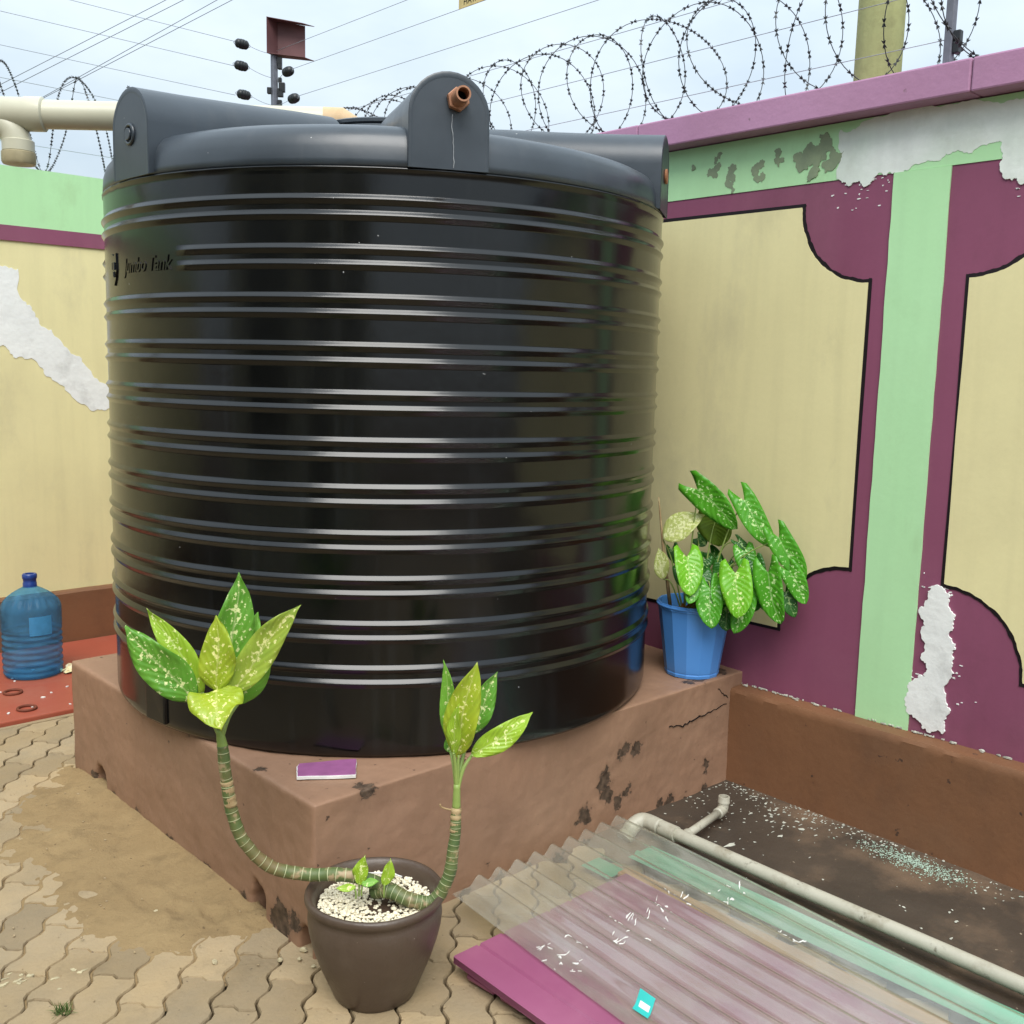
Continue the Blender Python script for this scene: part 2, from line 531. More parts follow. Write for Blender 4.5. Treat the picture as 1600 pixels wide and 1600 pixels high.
M['pvc'] = surf('cream_pvc', (0.52, 0.50, 0.38, 1), (0.46, 0.44, 0.33, 1), vs=4, rough=0.35, bump=0.03, bs=60, spec=0.45, dirt=(0.45, 0.42, 0.32, 1), ds=3, dlo=0.55, dhi=0.8, dfac=0.4, grain=0.0)
M['pvc_white'] = surf('weathered_pvc', (0.46, 0.44, 0.36, 1), (0.38, 0.36, 0.29, 1), vs=8, rough=0.45, bump=0.12, bs=80, spec=0.4, dirt=(0.22, 0.18, 0.12, 1), ds=9, dlo=0.50, dhi=0.66, dfac=0.8, stain=((0.10, 0.08, 0.055, 1), 30, 0.6, 0.7, 0.8))
M['pvc_cap'] = plain('beige_cap', (0.42, 0.36, 0.22, 1), 0.45, 0.4)
M['brass'] = plain('weathered_brass', (0.42, 0.20, 0.11, 1), 0.5, 0.5, metal=0.25, var=0.2, vs=60)
M['dark'] = plain('dark_void', (0.006, 0.006, 0.007, 1), 0.8, 0.1)
M['galv'] = plain('grey_steel', (0.17, 0.18, 0.21, 1), 0.5, 0.5, metal=0.3, var=0.15)
M['maroon'] = plain('maroon_sheet_metal', (0.17, 0.075, 0.075, 1), 0.55, 0.4, var=0.15, vs=8)
M['ins'] = plain('black_insulator', (0.016, 0.018, 0.02, 1), 0.4, 0.4)
M['wire'] = plain('thin_wire', (0.34, 0.37, 0.40, 1), 0.5, 0.5, metal=0.3)
M['razor'] = plain('razor_steel', (0.055, 0.058, 0.06, 1), 0.45, 0.5, metal=0.5)
M['cable'] = plain('aerial_cable', (0.22, 0.25, 0.28, 1), 0.6, 0.3)
M['sign'] = plain('yellow_sign', (0.60, 0.47, 0.20, 1), 0.5, 0.4)
M['ink'] = plain('black_ink', (0.02, 0.018, 0.015, 1), 0.6, 0.2)
M['magenta'] = surf('magenta_coated_steel', (0.29, 0.082, 0.165, 1), (0.255, 0.072, 0.145, 1), vs=3, rough=0.34, bump=0.04, bs=30, spec=0.5, dirt=(0.40, 0.16, 0.24, 1), ds=4, dfac=0.3, grain=0.04)
M['green_sheet'] = surf('green_coated_steel', (0.10, 0.36, 0.22, 1), (0.12, 0.40, 0.26, 1), vs=5, rough=0.5, bump=0.05, bs=40, dirt=(0.3, 0.42, 0.3, 1), ds=5, dfac=0.5)
M['batten'] = surf('raw_timber', (0.42, 0.235, 0.09, 1), (0.34, 0.18, 0.07, 1), vs=8, rough=0.8, bump=0.3, bs=60)
M['clay'] = surf('dark_clay', (0.082, 0.055, 0.038, 1), (0.06, 0.041, 0.03, 1), vs=5, rough=0.42, bump=0.3, bs=60, dirt=(0.15, 0.112, 0.082, 1), ds=5, dlo=0.48, dhi=0.75, dfac=0.6, spec=0.5, bump2=0.15, speck=((0.32, 0.27, 0.21, 1), 50, 0.735))
M['pebble'] = plain('white_pebble', (0.86, 0.79, 0.60, 1), 0.7, 0.3, var=0.12, vs=70)
M['soil'] = surf('potting_soil', (0.045, 0.028, 0.018, 1), (0.08, 0.05, 0.03, 1), vs=40, rough=0.95, bump=0.9, bs=120)
M['blue_bucket'] = surf('blue_plastic', (0.085, 0.28, 0.70, 1), (0.078, 0.26, 0.64, 1), vs=3, rough=0.38, bump=0.03, bs=40, spec=0.45, dirt=(0.16, 0.30, 0.55, 1), ds=9, dlo=0.6, dhi=0.85, dfac=0.4, grain=0.0)
M['foil'] = plain('purple_flake_face', (0.30, 0.10, 0.24, 1), 0.5, 0.4)
M['white'] = plain('broken_white_edge', (0.78, 0.77, 0.74, 1), 0.7, 0.3)
M['teal'] = plain('teal_sticker', (0.03, 0.46, 0.42, 1), 0.35, 0.5, var=0.05)
M['sticker_blue'] = plain('sticker_blue_print', (0.10, 0.26, 0.50, 1), 0.4, 0.4)
M['dry'] = surf('dry_stalk', (0.46, 0.35, 0.19, 1), (0.24, 0.15, 0.07, 1), vs=40, rough=0.85, bump=0.4, bs=150)
M['dead'] = plain('dead_leaf', (0.45, 0.19, 0.03, 1), 0.8, 0.2, var=0.2)
M['smear'] = plain('dried_smear', (0.58, 0.50, 0.32, 1), 0.9, 0.2, var=0.2, vs=60)
M['lime'] = plain('lime_trace', (0.34, 0.36, 0.38, 1), 0.7, 0.3)
M['grass'] = plain('grass_blade', (0.09, 0.15, 0.035, 1), 0.7, 0.2, var=0.2)
M['wood_pole'] = surf('treated_pole', (0.40, 0.42, 0.19, 1), (0.33, 0.345, 0.15, 1), vs=6, rough=0.8, bump=0.5, bs=40, streak=0.6, dirt=(0.22, 0.22, 0.1, 1), ds=9, dlo=0.58, dhi=0.75, dfac=0.7)
M['house_wall'] = surf('house_wall_paint', (0.52, 0.50, 0.36, 1), (0.48, 0.46, 0.33, 1), vs=2, rough=0.6)
M['house_dark'] = plain('dark_window_glass', (0.012, 0.014, 0.016, 1), 0.12, 0.5)
M['house_roof'] = plain('dark_roof_sheet', (0.05, 0.045, 0.045, 1), 0.6, 0.4)
M['rust_plug'] = plain('rust_plug', (0.35, 0.15, 0.07, 1), 0.7, 0.3)

# stalk of the big potted plant: green with pale leaf-scar rings and corky patches
def stalk_mat():
    m, t, p = new_mat('ringed_stalk')
    uvn = t.nodes.new('ShaderNodeUVMap')
    sx = t.nodes.new('ShaderNodeSeparateXYZ')
    t.links.new(uvn.outputs['UV'], sx.inputs[0])
    fr = t.nodes.new('ShaderNodeMath'); fr.operation = 'FRACT'
    t.links.new(sx.outputs['Y'], fr.inputs[0])
    rg = t.nodes.new('ShaderNodeMapRange')
    rg.inputs['From Min'].default_value = 0.90; rg.inputs['From Max'].default_value = 0.95
    t.links.new(fr.outputs[0], rg.inputs['Value'])
    v = wpos(t)
    f, _ = noise_fac(t, v, 30, 4, 0.3, 0.7)
    c = mixc(t, f, (0.06, 0.105, 0.03, 1), (0.125, 0.145, 0.045, 1))
    f2, _ = noise_fac(t, v, 30, 5, 0.56, 0.64)
    c = mixc(t, f2, c, (0.34, 0.25, 0.14, 1))
    f3, _ = noise_fac(t, v, 9, 4, 0.5, 0.65)
    c = mixc(t, f3, c, (0.15, 0.115, 0.045, 1))
    c = mixc(t, rg.outputs['Result'], c, (0.50, 0.52, 0.30, 1))
    t.links.new(c, p.inputs['Base Color'])
    p.inputs['Roughness'].default_value = 0.55
    b = t.nodes.new('ShaderNodeBump'); b.inputs['Strength'].default_value = 0.6; b.inputs['Distance'].default_value = 0.002
    t.links.new(rg.outputs['Result'], b.inputs['Height'])
    t.links.new(b.outputs['Normal'], p.inputs['Normal'])
    return m
M['stalk'] = stalk_mat()
M['petiole'] = plain('pale_petiole', (0.26, 0.36, 0.09, 1), 0.45, 0.4, var=0.1)
SPOT = (0.80, 0.86, 0.42, 1)
M['leaf_deep'] = leaf_mat('leaf_deep', (0.12, 0.34, 0.035, 1), (0.18, 0.43, 0.05, 1), SPOT, 0.60)
M['leaf_green'] = leaf_mat('leaf_green', (0.19, 0.45, 0.05, 1), (0.25, 0.53, 0.07, 1), SPOT, 0.62)
M['leaf_lime'] = leaf_mat('leaf_lime', (0.33, 0.52, 0.035, 1), (0.40, 0.60, 0.05, 1), (0.85, 0.90, 0.40, 1), 0.60)
M['leaf_yellow'] = leaf_mat('leaf_yellow', (0.42, 0.51, 0.035, 1), (0.36, 0.50, 0.04, 1), (0.88, 0.86, 0.35, 1), 0.60)
M['leaf_olive'] = leaf_mat('leaf_olive', (0.38, 0.48, 0.06, 1), (0.30, 0.44, 0.06, 1), (0.82, 0.82, 0.36, 1), 0.60)
M['leaf_pale'] = leaf_mat('leaf_pale', (0.55, 0.60, 0.22, 1), (0.42, 0.50, 0.12, 1), (0.75, 0.78, 0.42, 1), 0.52)
M['cal_green'] = leaf_mat('caladium_green', (0.075, 0.34, 0.018, 1), (0.11, 0.42, 0.025, 1), (0.62, 0.85, 0.38, 1), 0.60, 85)
M['cal_lime'] = leaf_mat('caladium_lime', (0.17, 0.50, 0.02, 1), (0.22, 0.56, 0.03, 1), (0.72, 0.88, 0.36, 1), 0.60, 85)
M['cal_deep'] = leaf_mat('caladium_deep', (0.025, 0.13, 0.015, 1), (0.04, 0.18, 0.02, 1), (0.45, 0.65, 0.25, 1), 0.61, 85)
M['cal_olive'] = leaf_mat('caladium_underside', (0.14, 0.24, 0.025, 1), (0.17, 0.27, 0.03, 1), (0.2, 0.32, 0.05, 1), 0.8, 85)

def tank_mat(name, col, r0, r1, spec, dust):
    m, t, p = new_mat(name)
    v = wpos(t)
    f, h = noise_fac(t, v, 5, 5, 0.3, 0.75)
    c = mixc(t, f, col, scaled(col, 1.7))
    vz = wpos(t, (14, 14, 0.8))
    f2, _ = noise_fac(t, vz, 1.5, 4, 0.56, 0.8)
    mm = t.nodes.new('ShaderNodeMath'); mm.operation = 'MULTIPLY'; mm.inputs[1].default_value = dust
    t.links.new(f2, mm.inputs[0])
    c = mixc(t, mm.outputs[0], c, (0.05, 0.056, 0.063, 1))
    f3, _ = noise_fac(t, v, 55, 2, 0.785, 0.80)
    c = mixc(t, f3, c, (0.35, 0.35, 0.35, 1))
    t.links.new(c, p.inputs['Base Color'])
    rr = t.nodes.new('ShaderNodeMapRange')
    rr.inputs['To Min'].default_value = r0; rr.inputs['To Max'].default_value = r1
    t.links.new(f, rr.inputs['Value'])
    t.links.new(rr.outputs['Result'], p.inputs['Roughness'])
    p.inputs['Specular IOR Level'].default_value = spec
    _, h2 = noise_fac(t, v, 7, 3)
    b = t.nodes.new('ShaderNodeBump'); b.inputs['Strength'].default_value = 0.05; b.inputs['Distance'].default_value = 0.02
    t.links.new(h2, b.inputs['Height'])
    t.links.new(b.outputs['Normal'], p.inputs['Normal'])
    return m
M['tank'] = tank_mat('black_polyethylene', (0.0016, 0.0018, 0.002, 1), 0.15, 0.25, 0.52, 0.12)
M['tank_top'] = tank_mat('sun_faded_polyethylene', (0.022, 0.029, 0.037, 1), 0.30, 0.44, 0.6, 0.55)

def sheet_mat():
    m, t, p = new_mat('milky_fibreglass')
    v = wpos(t, (26, 1.3, 10))
    f, _ = noise_fac(t, v, 1.0, 5, 0.32, 0.7)
    v2 = wpos(t)
    f2, _ = noise_fac(t, v2, 5, 6, 0.42, 0.72)
    c = mixc(t, f, (0.78, 0.76, 0.67, 1), (0.60, 0.58, 0.50, 1))
    t.links.new(c, p.inputs['Base Color'])
    p.inputs['Roughness'].default_value = 0.12
    p.inputs['Specular IOR Level'].default_value = 0.7
    tl = t.nodes.new('ShaderNodeBsdfTranslucent')
    t.links.new(c, tl.inputs['Color'])
    m1 = t.nodes.new('ShaderNodeMixShader'); m1.inputs['Fac'].default_value = 0.3
    t.links.new(p.outputs[0], m1.inputs[1]); t.links.new(tl.outputs[0], m1.inputs[2])
    tr = t.nodes.new('ShaderNodeBsdfTransparent')
    tr.inputs['Color'].default_value = (0.95, 0.96, 0.93, 1)
    ad = t.nodes.new('ShaderNodeMath'); ad.operation = 'ADD'
    t.links.new(f, ad.inputs[0]); t.links.new(f2, ad.inputs[1])
    mr = t.nodes.new('ShaderNodeMapRange')
    mr.inputs['From Max'].default_value = 2.0
    mr.inputs['To Min'].default_value = 0.07; mr.inputs['To Max'].default_value = 0.36
    t.links.new(ad.outputs[0], mr.inputs['Value'])
    m2 = t.nodes.new('ShaderNodeMixShader')
    t.links.new(mr.outputs['Result'], m2.inputs['Fac'])
    t.links.new(tr.outputs[0], m2.inputs[1]); t.links.new(m1.outputs[0], m2.inputs[2])
    gl = t.nodes.new('ShaderNodeBsdfGlossy'); gl.inputs['Roughness'].default_value = 0.10
    lw = t.nodes.new('ShaderNodeLayerWeight'); lw.inputs['Blend'].default_value = 0.5
    pw = t.nodes.new('ShaderNodeMath'); pw.operation = 'POWER'; pw.inputs[1].default_value = 4.0
    t.links.new(lw.outputs['Facing'], pw.inputs[0])
    fr = t.nodes.new('ShaderNodeMath'); fr.operation = 'MULTIPLY_ADD'; fr.inputs[1].default_value = 0.6; fr.inputs[2].default_value = 0.07
    t.links.new(pw.outputs[0], fr.inputs[0])
    m3 = t.nodes.new('ShaderNodeMixShader')
    t.links.new(fr.outputs[0], m3.inputs['Fac'])
    t.links.new(m2.outputs[0], m3.inputs[1]); t.links.new(gl.outputs[0], m3.inputs[2])
    t.links.new(m3.outputs[0], t.nodes['Material Output'].inputs['Surface'])
    return m
M['fibreglass'] = sheet_mat()

def bottle_mat():
    m, t, p = new_mat('blue_polycarbonate')
    p.inputs['Base Color'].default_value = (0.10, 0.36, 0.62, 1)
    p.inputs['Roughness'].default_value = 0.12
    p.inputs['IOR'].default_value = 1.3
    v = wpos(t)
    f, _ = noise_fac(t, v, 14, 4, 0.35, 0.7)
    mr = t.nodes.new('ShaderNodeMapRange')
    mr.inputs['To Min'].default_value = 0.16; mr.inputs['To Max'].default_value = 0.34
    t.links.new(f, mr.inputs['Value'])
    tr = t.nodes.new('ShaderNodeBsdfTransparent')
    tr.inputs['Color'].default_value = (0.46, 0.70, 0.86, 1)
    mx = t.nodes.new('ShaderNodeMixShader')
    t.links.new(mr.outputs['Result'], mx.inputs['Fac'])
    t.links.new(tr.outputs[0], mx.inputs[1]); t.links.new(p.outputs[0], mx.inputs[2])
    t.links.new(mx.outputs[0], t.nodes['Material Output'].inputs['Surface'])
    return m
M['bottle'] = bottle_mat()
M['bottle_cap'] = plain('navy_plastic', (0.015, 0.045, 0.22, 1), 0.35, 0.5, var=0.05)

# ---- measured positions (metres)
DUMB_LEAVES=[([-0.2919, 0.0361, 0.7447], [-0.4234, 0.1054, 0.9299], 0.0917, 'deep'), ([-0.2553, 0.0714, 0.7467], [-0.3498, 0.1388, 0.9605], 0.0579, 'lime'), ([-0.263, -0.0091, 0.7733], [-0.2755, -0.037, 0.9504], 0.0779, 'yellow'), ([-0.2024, 0.0459, 0.7534], [-0.1918, 0.0261, 1.0357], 0.0965, 'deep'), ([-0.1636, 0.0551, 0.7689], [-0.1399, 0.0382, 0.9335], 0.0713, 'green'), ([-0.2397, -0.0257, 0.7667], [-0.1138, -0.1278, 0.9782], 0.0716, 'olive'), ([-0.1952, 0.0163, 0.7248], [-0.1374, -0.0496, 0.8855], 0.064, 'green'), ([-0.2629, -0.0092, 0.7825], [-0.3115, -0.1096, 0.7531], 0.1152, 'yellow'), ([0.2136, -0.2877, 0.6121], [0.1909, -0.2715, 0.8256], 0.0386, 'green'), ([0.1943, -0.3354, 0.6035], [0.1928, -0.3712, 0.8373], 0.0791, 'yellow'), ([0.179, -0.3368, 0.6142], [0.1631, -0.3623, 0.7417], 0.0346, 'lime'), ([0.2597, -0.296, 0.6282], [0.3191, -0.3384, 0.7853], 0.055, 'deep'), ([0.2326, -0.3381, 0.5981], [0.3571, -0.4269, 0.6947], 0.0575, 'lime'), ([0.2305, -0.2629, 0.5842], [0.2236, -0.258, 0.6257], 0.0261, 'deep'), ([-0.0083, -0.2154, 0.2977], [-0.0011, -0.2205, 0.3688], 0.0362, 'lime'), ([-0.0201, -0.2192, 0.2968], [-0.0636, -0.2005, 0.301], 0.018, 'lime'), ([-0.0091, -0.2271, 0.3043], [0.0242, -0.2508, 0.309], 0.0197, 'green'), ([0.04, -0.2498, 0.2917], [0.0558, -0.2611, 0.3561], 0.0297, 'lime')]
STEM_L=[[0.1338, -0.2677, 0.2062], [0.0953, -0.2402, 0.2453], [0.0387, -0.2121, 0.2868], [-0.0175, -0.172, 0.308], [-0.0865, -0.1105, 0.3085], [-0.154, -0.0623, 0.3301], [-0.2022, -0.0279, 0.3894], [-0.2268, -0.0104, 0.4629], [-0.2377, -0.0026, 0.5508], [-0.2438, 0.0018, 0.6377]]
STEM_R=[[0.0446, -0.204, 0.2583], [0.0643, -0.2427, 0.2672], [0.0901, -0.2856, 0.2527], [0.1341, -0.317, 0.2468], [0.165, -0.3391, 0.3045], [0.1829, -0.3395, 0.4006], [0.1922, -0.3339, 0.4742]]
NECK_L=[[-0.2438, 0.0018, 0.633], [-0.2492, 0.0056, 0.6769], [-0.2499, 0.0062, 0.7111]]
NECK_R=[[0.1922, -0.3339, 0.471], [0.1927, -0.3342, 0.5343], [0.1945, -0.3355, 0.5875]]
ARROW_LEAVES=[([1.637, 0.1216, 1.1502], [1.6878, -0.0648, 0.9903], 0.1029, 'green'), ([1.741, -0.019, 1.1254], [1.7851, -0.1627, 0.9235], 0.0843, 'green'), ([1.7784, -0.1537, 1.0051], [1.8121, -0.2665, 0.8088], 0.0837, 'green'), ([1.7566, -0.2251, 0.8813], [1.7728, -0.3142, 0.7546], 0.069, 'green'), ([1.7175, -0.1722, 0.8956], [1.6988, -0.2479, 0.6761], 0.0965, 'green'), ([1.6557, -0.0887, 0.8806], [1.601, -0.1493, 0.6941], 0.1056, 'lime'), ([1.5839, 0.0757, 0.9144], [1.5419, -0.0021, 0.7569], 0.0972, 'lime'), ([1.6269, -0.0161, 0.8058], [1.5602, -0.0605, 0.6531], 0.0926, 'green'), ([1.706, -0.1231, 0.8024], [1.6293, -0.1203, 0.6314], 0.0788, 'green'), ([1.6918, -0.0366, 0.7428], [1.6655, -0.0683, 0.6218], 0.0704, 'deep'), ([1.744, 0.061, 1.0397], [1.7291, 0.0475, 0.9036], 0.1284, 'olive'), ([1.5924, 0.1818, 0.9267], [1.6647, 0.0673, 1.0311], 0.0896, 'pale'), ([1.5884, 0.1705, 0.7793], [1.5617, 0.1729, 0.8933], 0.0521, 'pale'), ([1.6882, 0.2205, 0.8927], [1.6964, 0.1926, 0.8182], 0.0484, 'deep'), ([1.7486, 0.1557, 0.9249], [1.7583, 0.1089, 0.9014], 0.0533, 'deep'), ([1.7602, 0.1063, 0.8824], [1.7801, 0.0458, 0.8317], 0.058, 'deep'), ([1.6355, 0.0395, 0.8352], [1.5994, -0.0126, 0.7417], 0.0701, 'deep'), ([1.664, -0.0327, 0.8156], [1.6103, -0.061, 0.7168], 0.0744, 'green'), ([1.6067, 0.1121, 0.8411], [1.5773, 0.0509, 0.7705], 0.061, 'deep'), ([1.7524, -0.0512, 0.9247], [1.7388, -0.1001, 0.8129], 0.0753, 'green'), ([1.7797, -0.1555, 0.8101], [1.7418, -0.1715, 0.7049], 0.0703, 'deep'), ([1.7108, 0.0722, 0.8735], [1.6753, 0.0866, 0.7897], 0.0619, 'deep'), ([1.7356, 0.005, 0.8667], [1.7032, 0.0152, 0.7745], 0.0664, 'deep'), ([1.6948, -0.0744, 0.7607], [1.6729, -0.1288, 0.6516], 0.07, 'green'), ([1.7582, -0.0928, 0.8883], [1.7466, -0.1443, 0.7893], 0.0657, 'deep'), ([1.5898, 0.0341, 0.802], [1.5361, 0.0058, 0.7287], 0.0556, 'green'), ([1.7712, -0.2112, 0.7977], [1.7689, -0.2754, 0.7003], 0.0558, 'deep'), ([1.7412, -0.0194, 0.9447], [1.7859, -0.0966, 0.8743], 0.0377, 'deep'), ([1.6689, 0.0616, 0.7876], [1.6725, -0.0105, 0.7172], 0.0615, 'deep'), ([1.7393, -0.1345, 0.8116], [1.703, -0.1526, 0.7047], 0.0699, 'deep')]
STAKE=[[1.6029, 0.1845, 0.8778], [1.5948, 0.1954, 0.9767], [1.5868, 0.2062, 1.0772]]
PATCH_TOP=[[-0.265, 2.339], [-0.262, 2.181], [-0.304, 2.156], [-0.349, 2.163], [-0.366, 2.145], [-0.4, 2.174], [-0.438, 2.173], [-0.465, 2.178], [-0.512, 2.18], [-0.594, 2.197], [-0.672, 2.218], [-0.748, 2.226], [-0.797, 2.227], [-0.804, 2.193], [-0.798, 2.153], [-0.823, 2.117], [-0.87, 2.099], [-0.941, 2.104], [-0.92, 2.337], [-0.776, 2.343], [-0.56, 2.367], [-0.346, 2.353]]
PATCH_LOW=[[-0.706, 0.872], [-0.741, 0.861], [-0.756, 0.826], [-0.773, 0.763], [-0.762, 0.723], [-0.778, 0.659], [-0.78, 0.579], [-0.789, 0.475], [-0.771, 0.393], [-0.725, 0.385], [-0.688, 0.416], [-0.647, 0.433], [-0.648, 0.504], [-0.66, 0.546], [-0.697, 0.564], [-0.704, 0.593], [-0.682, 0.62], [-0.672, 0.715], [-0.662, 0.788], [-0.683, 0.817]]
PATCH_BACK=[[0.234, 1.998], [0.35, 1.977], [0.434, 1.968], [0.452, 1.811], [0.508, 1.734], [0.585, 1.673], [0.671, 1.568], [0.755, 1.489], [0.857, 1.396], [0.977, 1.31], [0.974, 1.205], [0.852, 1.255], [0.767, 1.259], [0.654, 1.354], [0.575, 1.427], [0.514, 1.492], [0.407, 1.522], [0.333, 1.58], [0.218, 1.642]]
PEEL_TOP=[([0.228, 2.312], 8), ([0.24, 2.266], 13), ([0.165, 2.248], 14), ([0.166, 2.207], 10), ([0.051, 2.256], 12), ([0.041, 2.22], 10), ([-0.031, 2.277], 11), ([-0.153, 2.267], 22), ([-0.212, 2.287], 18), ([-0.128, 2.26], 14), ([-0.243, 2.245], 16), ([-0.209, 2.325], 7), ([0.335, 2.291], 5), ([-0.18, 2.228], 14)]
PEEL_PLINTH=[([1.2047, 0.2702], 16), ([1.2715, 0.2561], 12), ([1.1132, 0.189], 20), ([1.1226, 0.1309], 16), ([1.2296, 0.1239], 12), ([1.1817, 0.1032], 12), ([1.0252, 0.0924], 18), ([0.9803, 0.0838], 9), ([1.679, 0.112], 12), ([1.6775, 0.0827], 8), ([0.783, -0.0148], 5), ([0.595, 0.0681], 4), ([1.4603, 0.0248], 14), ([1.4066, 0.0257], 10)]
HOLES=[[1.458, -0.011], [1.352, -0.002], [1.391, 0.083], [0.329, 0.002], [0.25, 0.013], [0.291, 0.085], [0.064, -0.03], [0.007, -0.011], [0.019, 0.034]]
SCUFF=[[0.507, -0.485], [0.481, -0.52], [0.465, -0.48], [0.405, -0.481], [0.391, -0.517], [0.409, -0.544], [0.409, -0.432], [0.616, -0.498], [0.66, -0.494], [0.724, -0.506], [0.757, -0.513], [0.731, -0.555], [0.649, -0.547], [0.817, -0.475], [0.865, -0.493], [0.811, -0.546], [0.984, -0.571], [1.056, -0.585], [0.954, -0.767], [0.912, -0.813], [0.931, -0.849], [0.575, -0.523], [0.953, -0.614]]
RING_PX=[[0.09, 2.659, 0.03], [0.065, 2.395, 0.03]]
CHIP=[[0.1, 0.24, 0.42], [0.246, 0.167, 0.42], [0.179, 0.075, 0.42], [0.051, 0.165, 0.42]]
STICKER=[[0.388, -0.743, 0.075], [0.434, -0.728, 0.075], [0.429, -0.778, 0.075], [0.386, -0.791, 0.075]]
INSUL_L=[[1.746, 3.53, 3.348], [1.74, 3.53, 3.227], [1.754, 3.53, 3.07]]
INSUL_R=[[1.955, 3.374, 3.21], [1.955, 3.313, 3.05]]
WIRES_L=[[[1.71, 3.53, 3.357], [0.784, 3.53, 3.353]], [[1.708, 3.53, 3.231], [0.435, 3.53, 3.231]], [[1.669, 3.53, 3.068], [0.428, 3.53, 3.068]], [[0.781, 3.53, 2.982], [0.426, 3.53, 3.023]], [[0.786, 3.53, 2.849], [0.42, 3.53, 2.895]], [[0.959, 3.53, 2.606], [0.629, 3.53, 2.603]]]
CABLES=[[[2.07, 10.132, 4.15], [3.773, 8.278, 5.307]], [[2.07, 10.148, 4.075], [3.989, 8.147, 5.368]], [[2.826, 9.856, 4.329], [4.313, 7.943, 5.445]], [[2.826, 9.859, 4.316], [4.426, 7.883, 5.434]]]
GREEN_MARK=[[0.908, -0.113, 0.03], [0.914, -0.226, 0.03], [1.151, -0.086, 0.03], [1.148, -0.502, 0.03]]
SIGN=[[1.955, 1.827, 3.205], [1.955, 1.594, 3.194]]

# ------------------------------------------------------------------ shared dimensions (metres)
PH = 0.42                       # plinth height
W, WL, HL = 1.8755, 1.8004, 0.3676   # right wall face, ledge face, ledge height
LB = 3.43                       # back wall face
ZC0, ZC1, ZG, ZP = 2.3656, 2.4641, 2.1779, 2.103
PY1, PY2 = -0.4658, -0.6526     # pilaster
TX, TY, TR, TZ = 0.8878, 0.8948, 0.9477, 2.0451
YN = -2.3                       # near end of the right wall

# ------------------------------------------------------------------ ground, paving, slab
g = MB()
g.v = [(-120, -120, -0.03), (120, -120, -0.03), (120, 120, -0.03), (-120, 120, -0.03)]
g.f = [(0, 1, 2, 3)]
ground = g.build('ground', M['joint'])
tag(ground, 'bare brown soil lying under the paving of the yard', kind='structure')

paving = bpy.data.objects.new('paving', None)
COL.objects.link(paving)
tag(paving, 'zigzag interlocking concrete pavers covering the yard floor', kind='structure')
PA = radians(46.5)
PL, PWD = 0.2235, 0.1115
ea, eb = Vector((cos(PA), sin(PA))), Vector((sin(PA), -cos(PA)))   # along, across
P0 = Vector((-0.614, 0.296))

def wave(u, d, a, b, c, e):
    """-d on [a, b], rising to +d on [c, e], falling back over the wrap"""
    u = u % 1.0
    if u < a: u += 1.0
    if u <= b: return -d
    if u < c: return -d + 2*d*(u - b)/(c - b)
    if u <= e: return d
    return d - 2*d*(u - e)/(1.0 + a - e)

def paver_ring(gap, z):
    """outline in (along, across) around the paver centre"""
    f = lambda s: wave(s/(PL/2), 0.0092, 0.16, 0.34, 0.66, 0.86)
    k = lambda t: -wave(t/PWD, 0.0075, 0.10, 0.45, 0.60, 0.95)
    hs, ht = PL/2 - gap, PWD/2 - gap
    ss = [-hs + 2*hs*b for b in (0.0, 0.08, 0.17, 0.33, 0.43, 0.58, 0.67, 0.83, 0.93, 1.0)]
    tt = [-ht + 2*ht*b for b in (0.0, 0.10, 0.45, 0.60, 0.95, 1.0)]
    ring = []
    for s in ss[:-1]: ring.append((s + k(0.0), -ht + f(s + PL/2)))
    for t in tt[:-1]: ring.append((hs + k(t + PWD/2), t + f(0.0)))
    for s in ss[::-1][:-1]: ring.append((s + k(0.0), ht + f(s + PL/2)))
    for t in tt[::-1][:-1]: ring.append((-hs + k(t + PWD/2), t + f(0.0)))
    return [(a, -b, z) for a, b in ring[::-1]]

def paver_mesh():
    m = MB()
    r0, r1, r2 = paver_ring(0.0030, -0.05), paver_ring(0.0030, -0.005), paver_ring(0.0052, 0.0)
    n = len(r0)
    m.v = r0 + r1 + r2
    for o in (0, n):
        for i in range(n):
            j = (i+1) % n
            m.f.append((o+i, o+j, o+n+j, o+n+i))
    m.f.append(tuple(range(2*n, 3*n)))
    return m

PM = paver_mesh()
pv_me = bpy.data.meshes.new('paver')
pv_me.from_pydata(PM.v, [], PM.f)
pv_me.materials.append(M['paver'])
# the across axis points away so that (along, across, up) stays right-handed after the flip below
def paver_spots():
    for j in range(-70, 70):
        for i in range(-40, 40):
            st = 0.5 if j % 2 else 0.0
            yield P0 + ea * ((i + 0.5 + st) * PL) + eb * ((j + 0.5) * PWD)
rp = random.Random(3)
field = MB()
count = 0
for c in paver_spots():
    x, y = c
    if not (-3.1 < x < 1.02 and -5.0 < y < 3.4): continue
    if x > 0.06 and 0.06 < y < 1.60: continue
    if x > -0.55 and y > 2.30: continue
    dz, rot = rp.uniform(-0.0025, 0.002), rp.uniform(-0.010, 0.010)
    tx, ty = rp.uniform(-0.010, 0.010), rp.uniform(-0.008, 0.008)
    near = -0.95 < x < 0.98 and -1.25 < y < 2.30
    if x > 0.25 and y > 1.6: near = near and y > 1.7
    mt = Matrix.Translation((x, y, dz)) @ Matrix.Rotation(PA + rot, 4, 'Z') @ Matrix.Rotation(tx, 4, 'X') @ Matrix.Rotation(ty, 4, 'Y')
    # mirror the across axis: eb is clockwise of ea
    if near and count < 298:
        o = bpy.data.objects.new('paver', pv_me)
        COL.objects.link(o)
        o.parent = paving
        o.matrix_local = mt
        count += 1
    else:
        b = len(field.v)
        field.v += [tuple(mt @ Vector(v)) for v in PM.v]
        field.f += [tuple(k + b for k in f) for f in PM.f]
fo = field.build('outer_pavers', M['paver'], paving, kind='stuff')
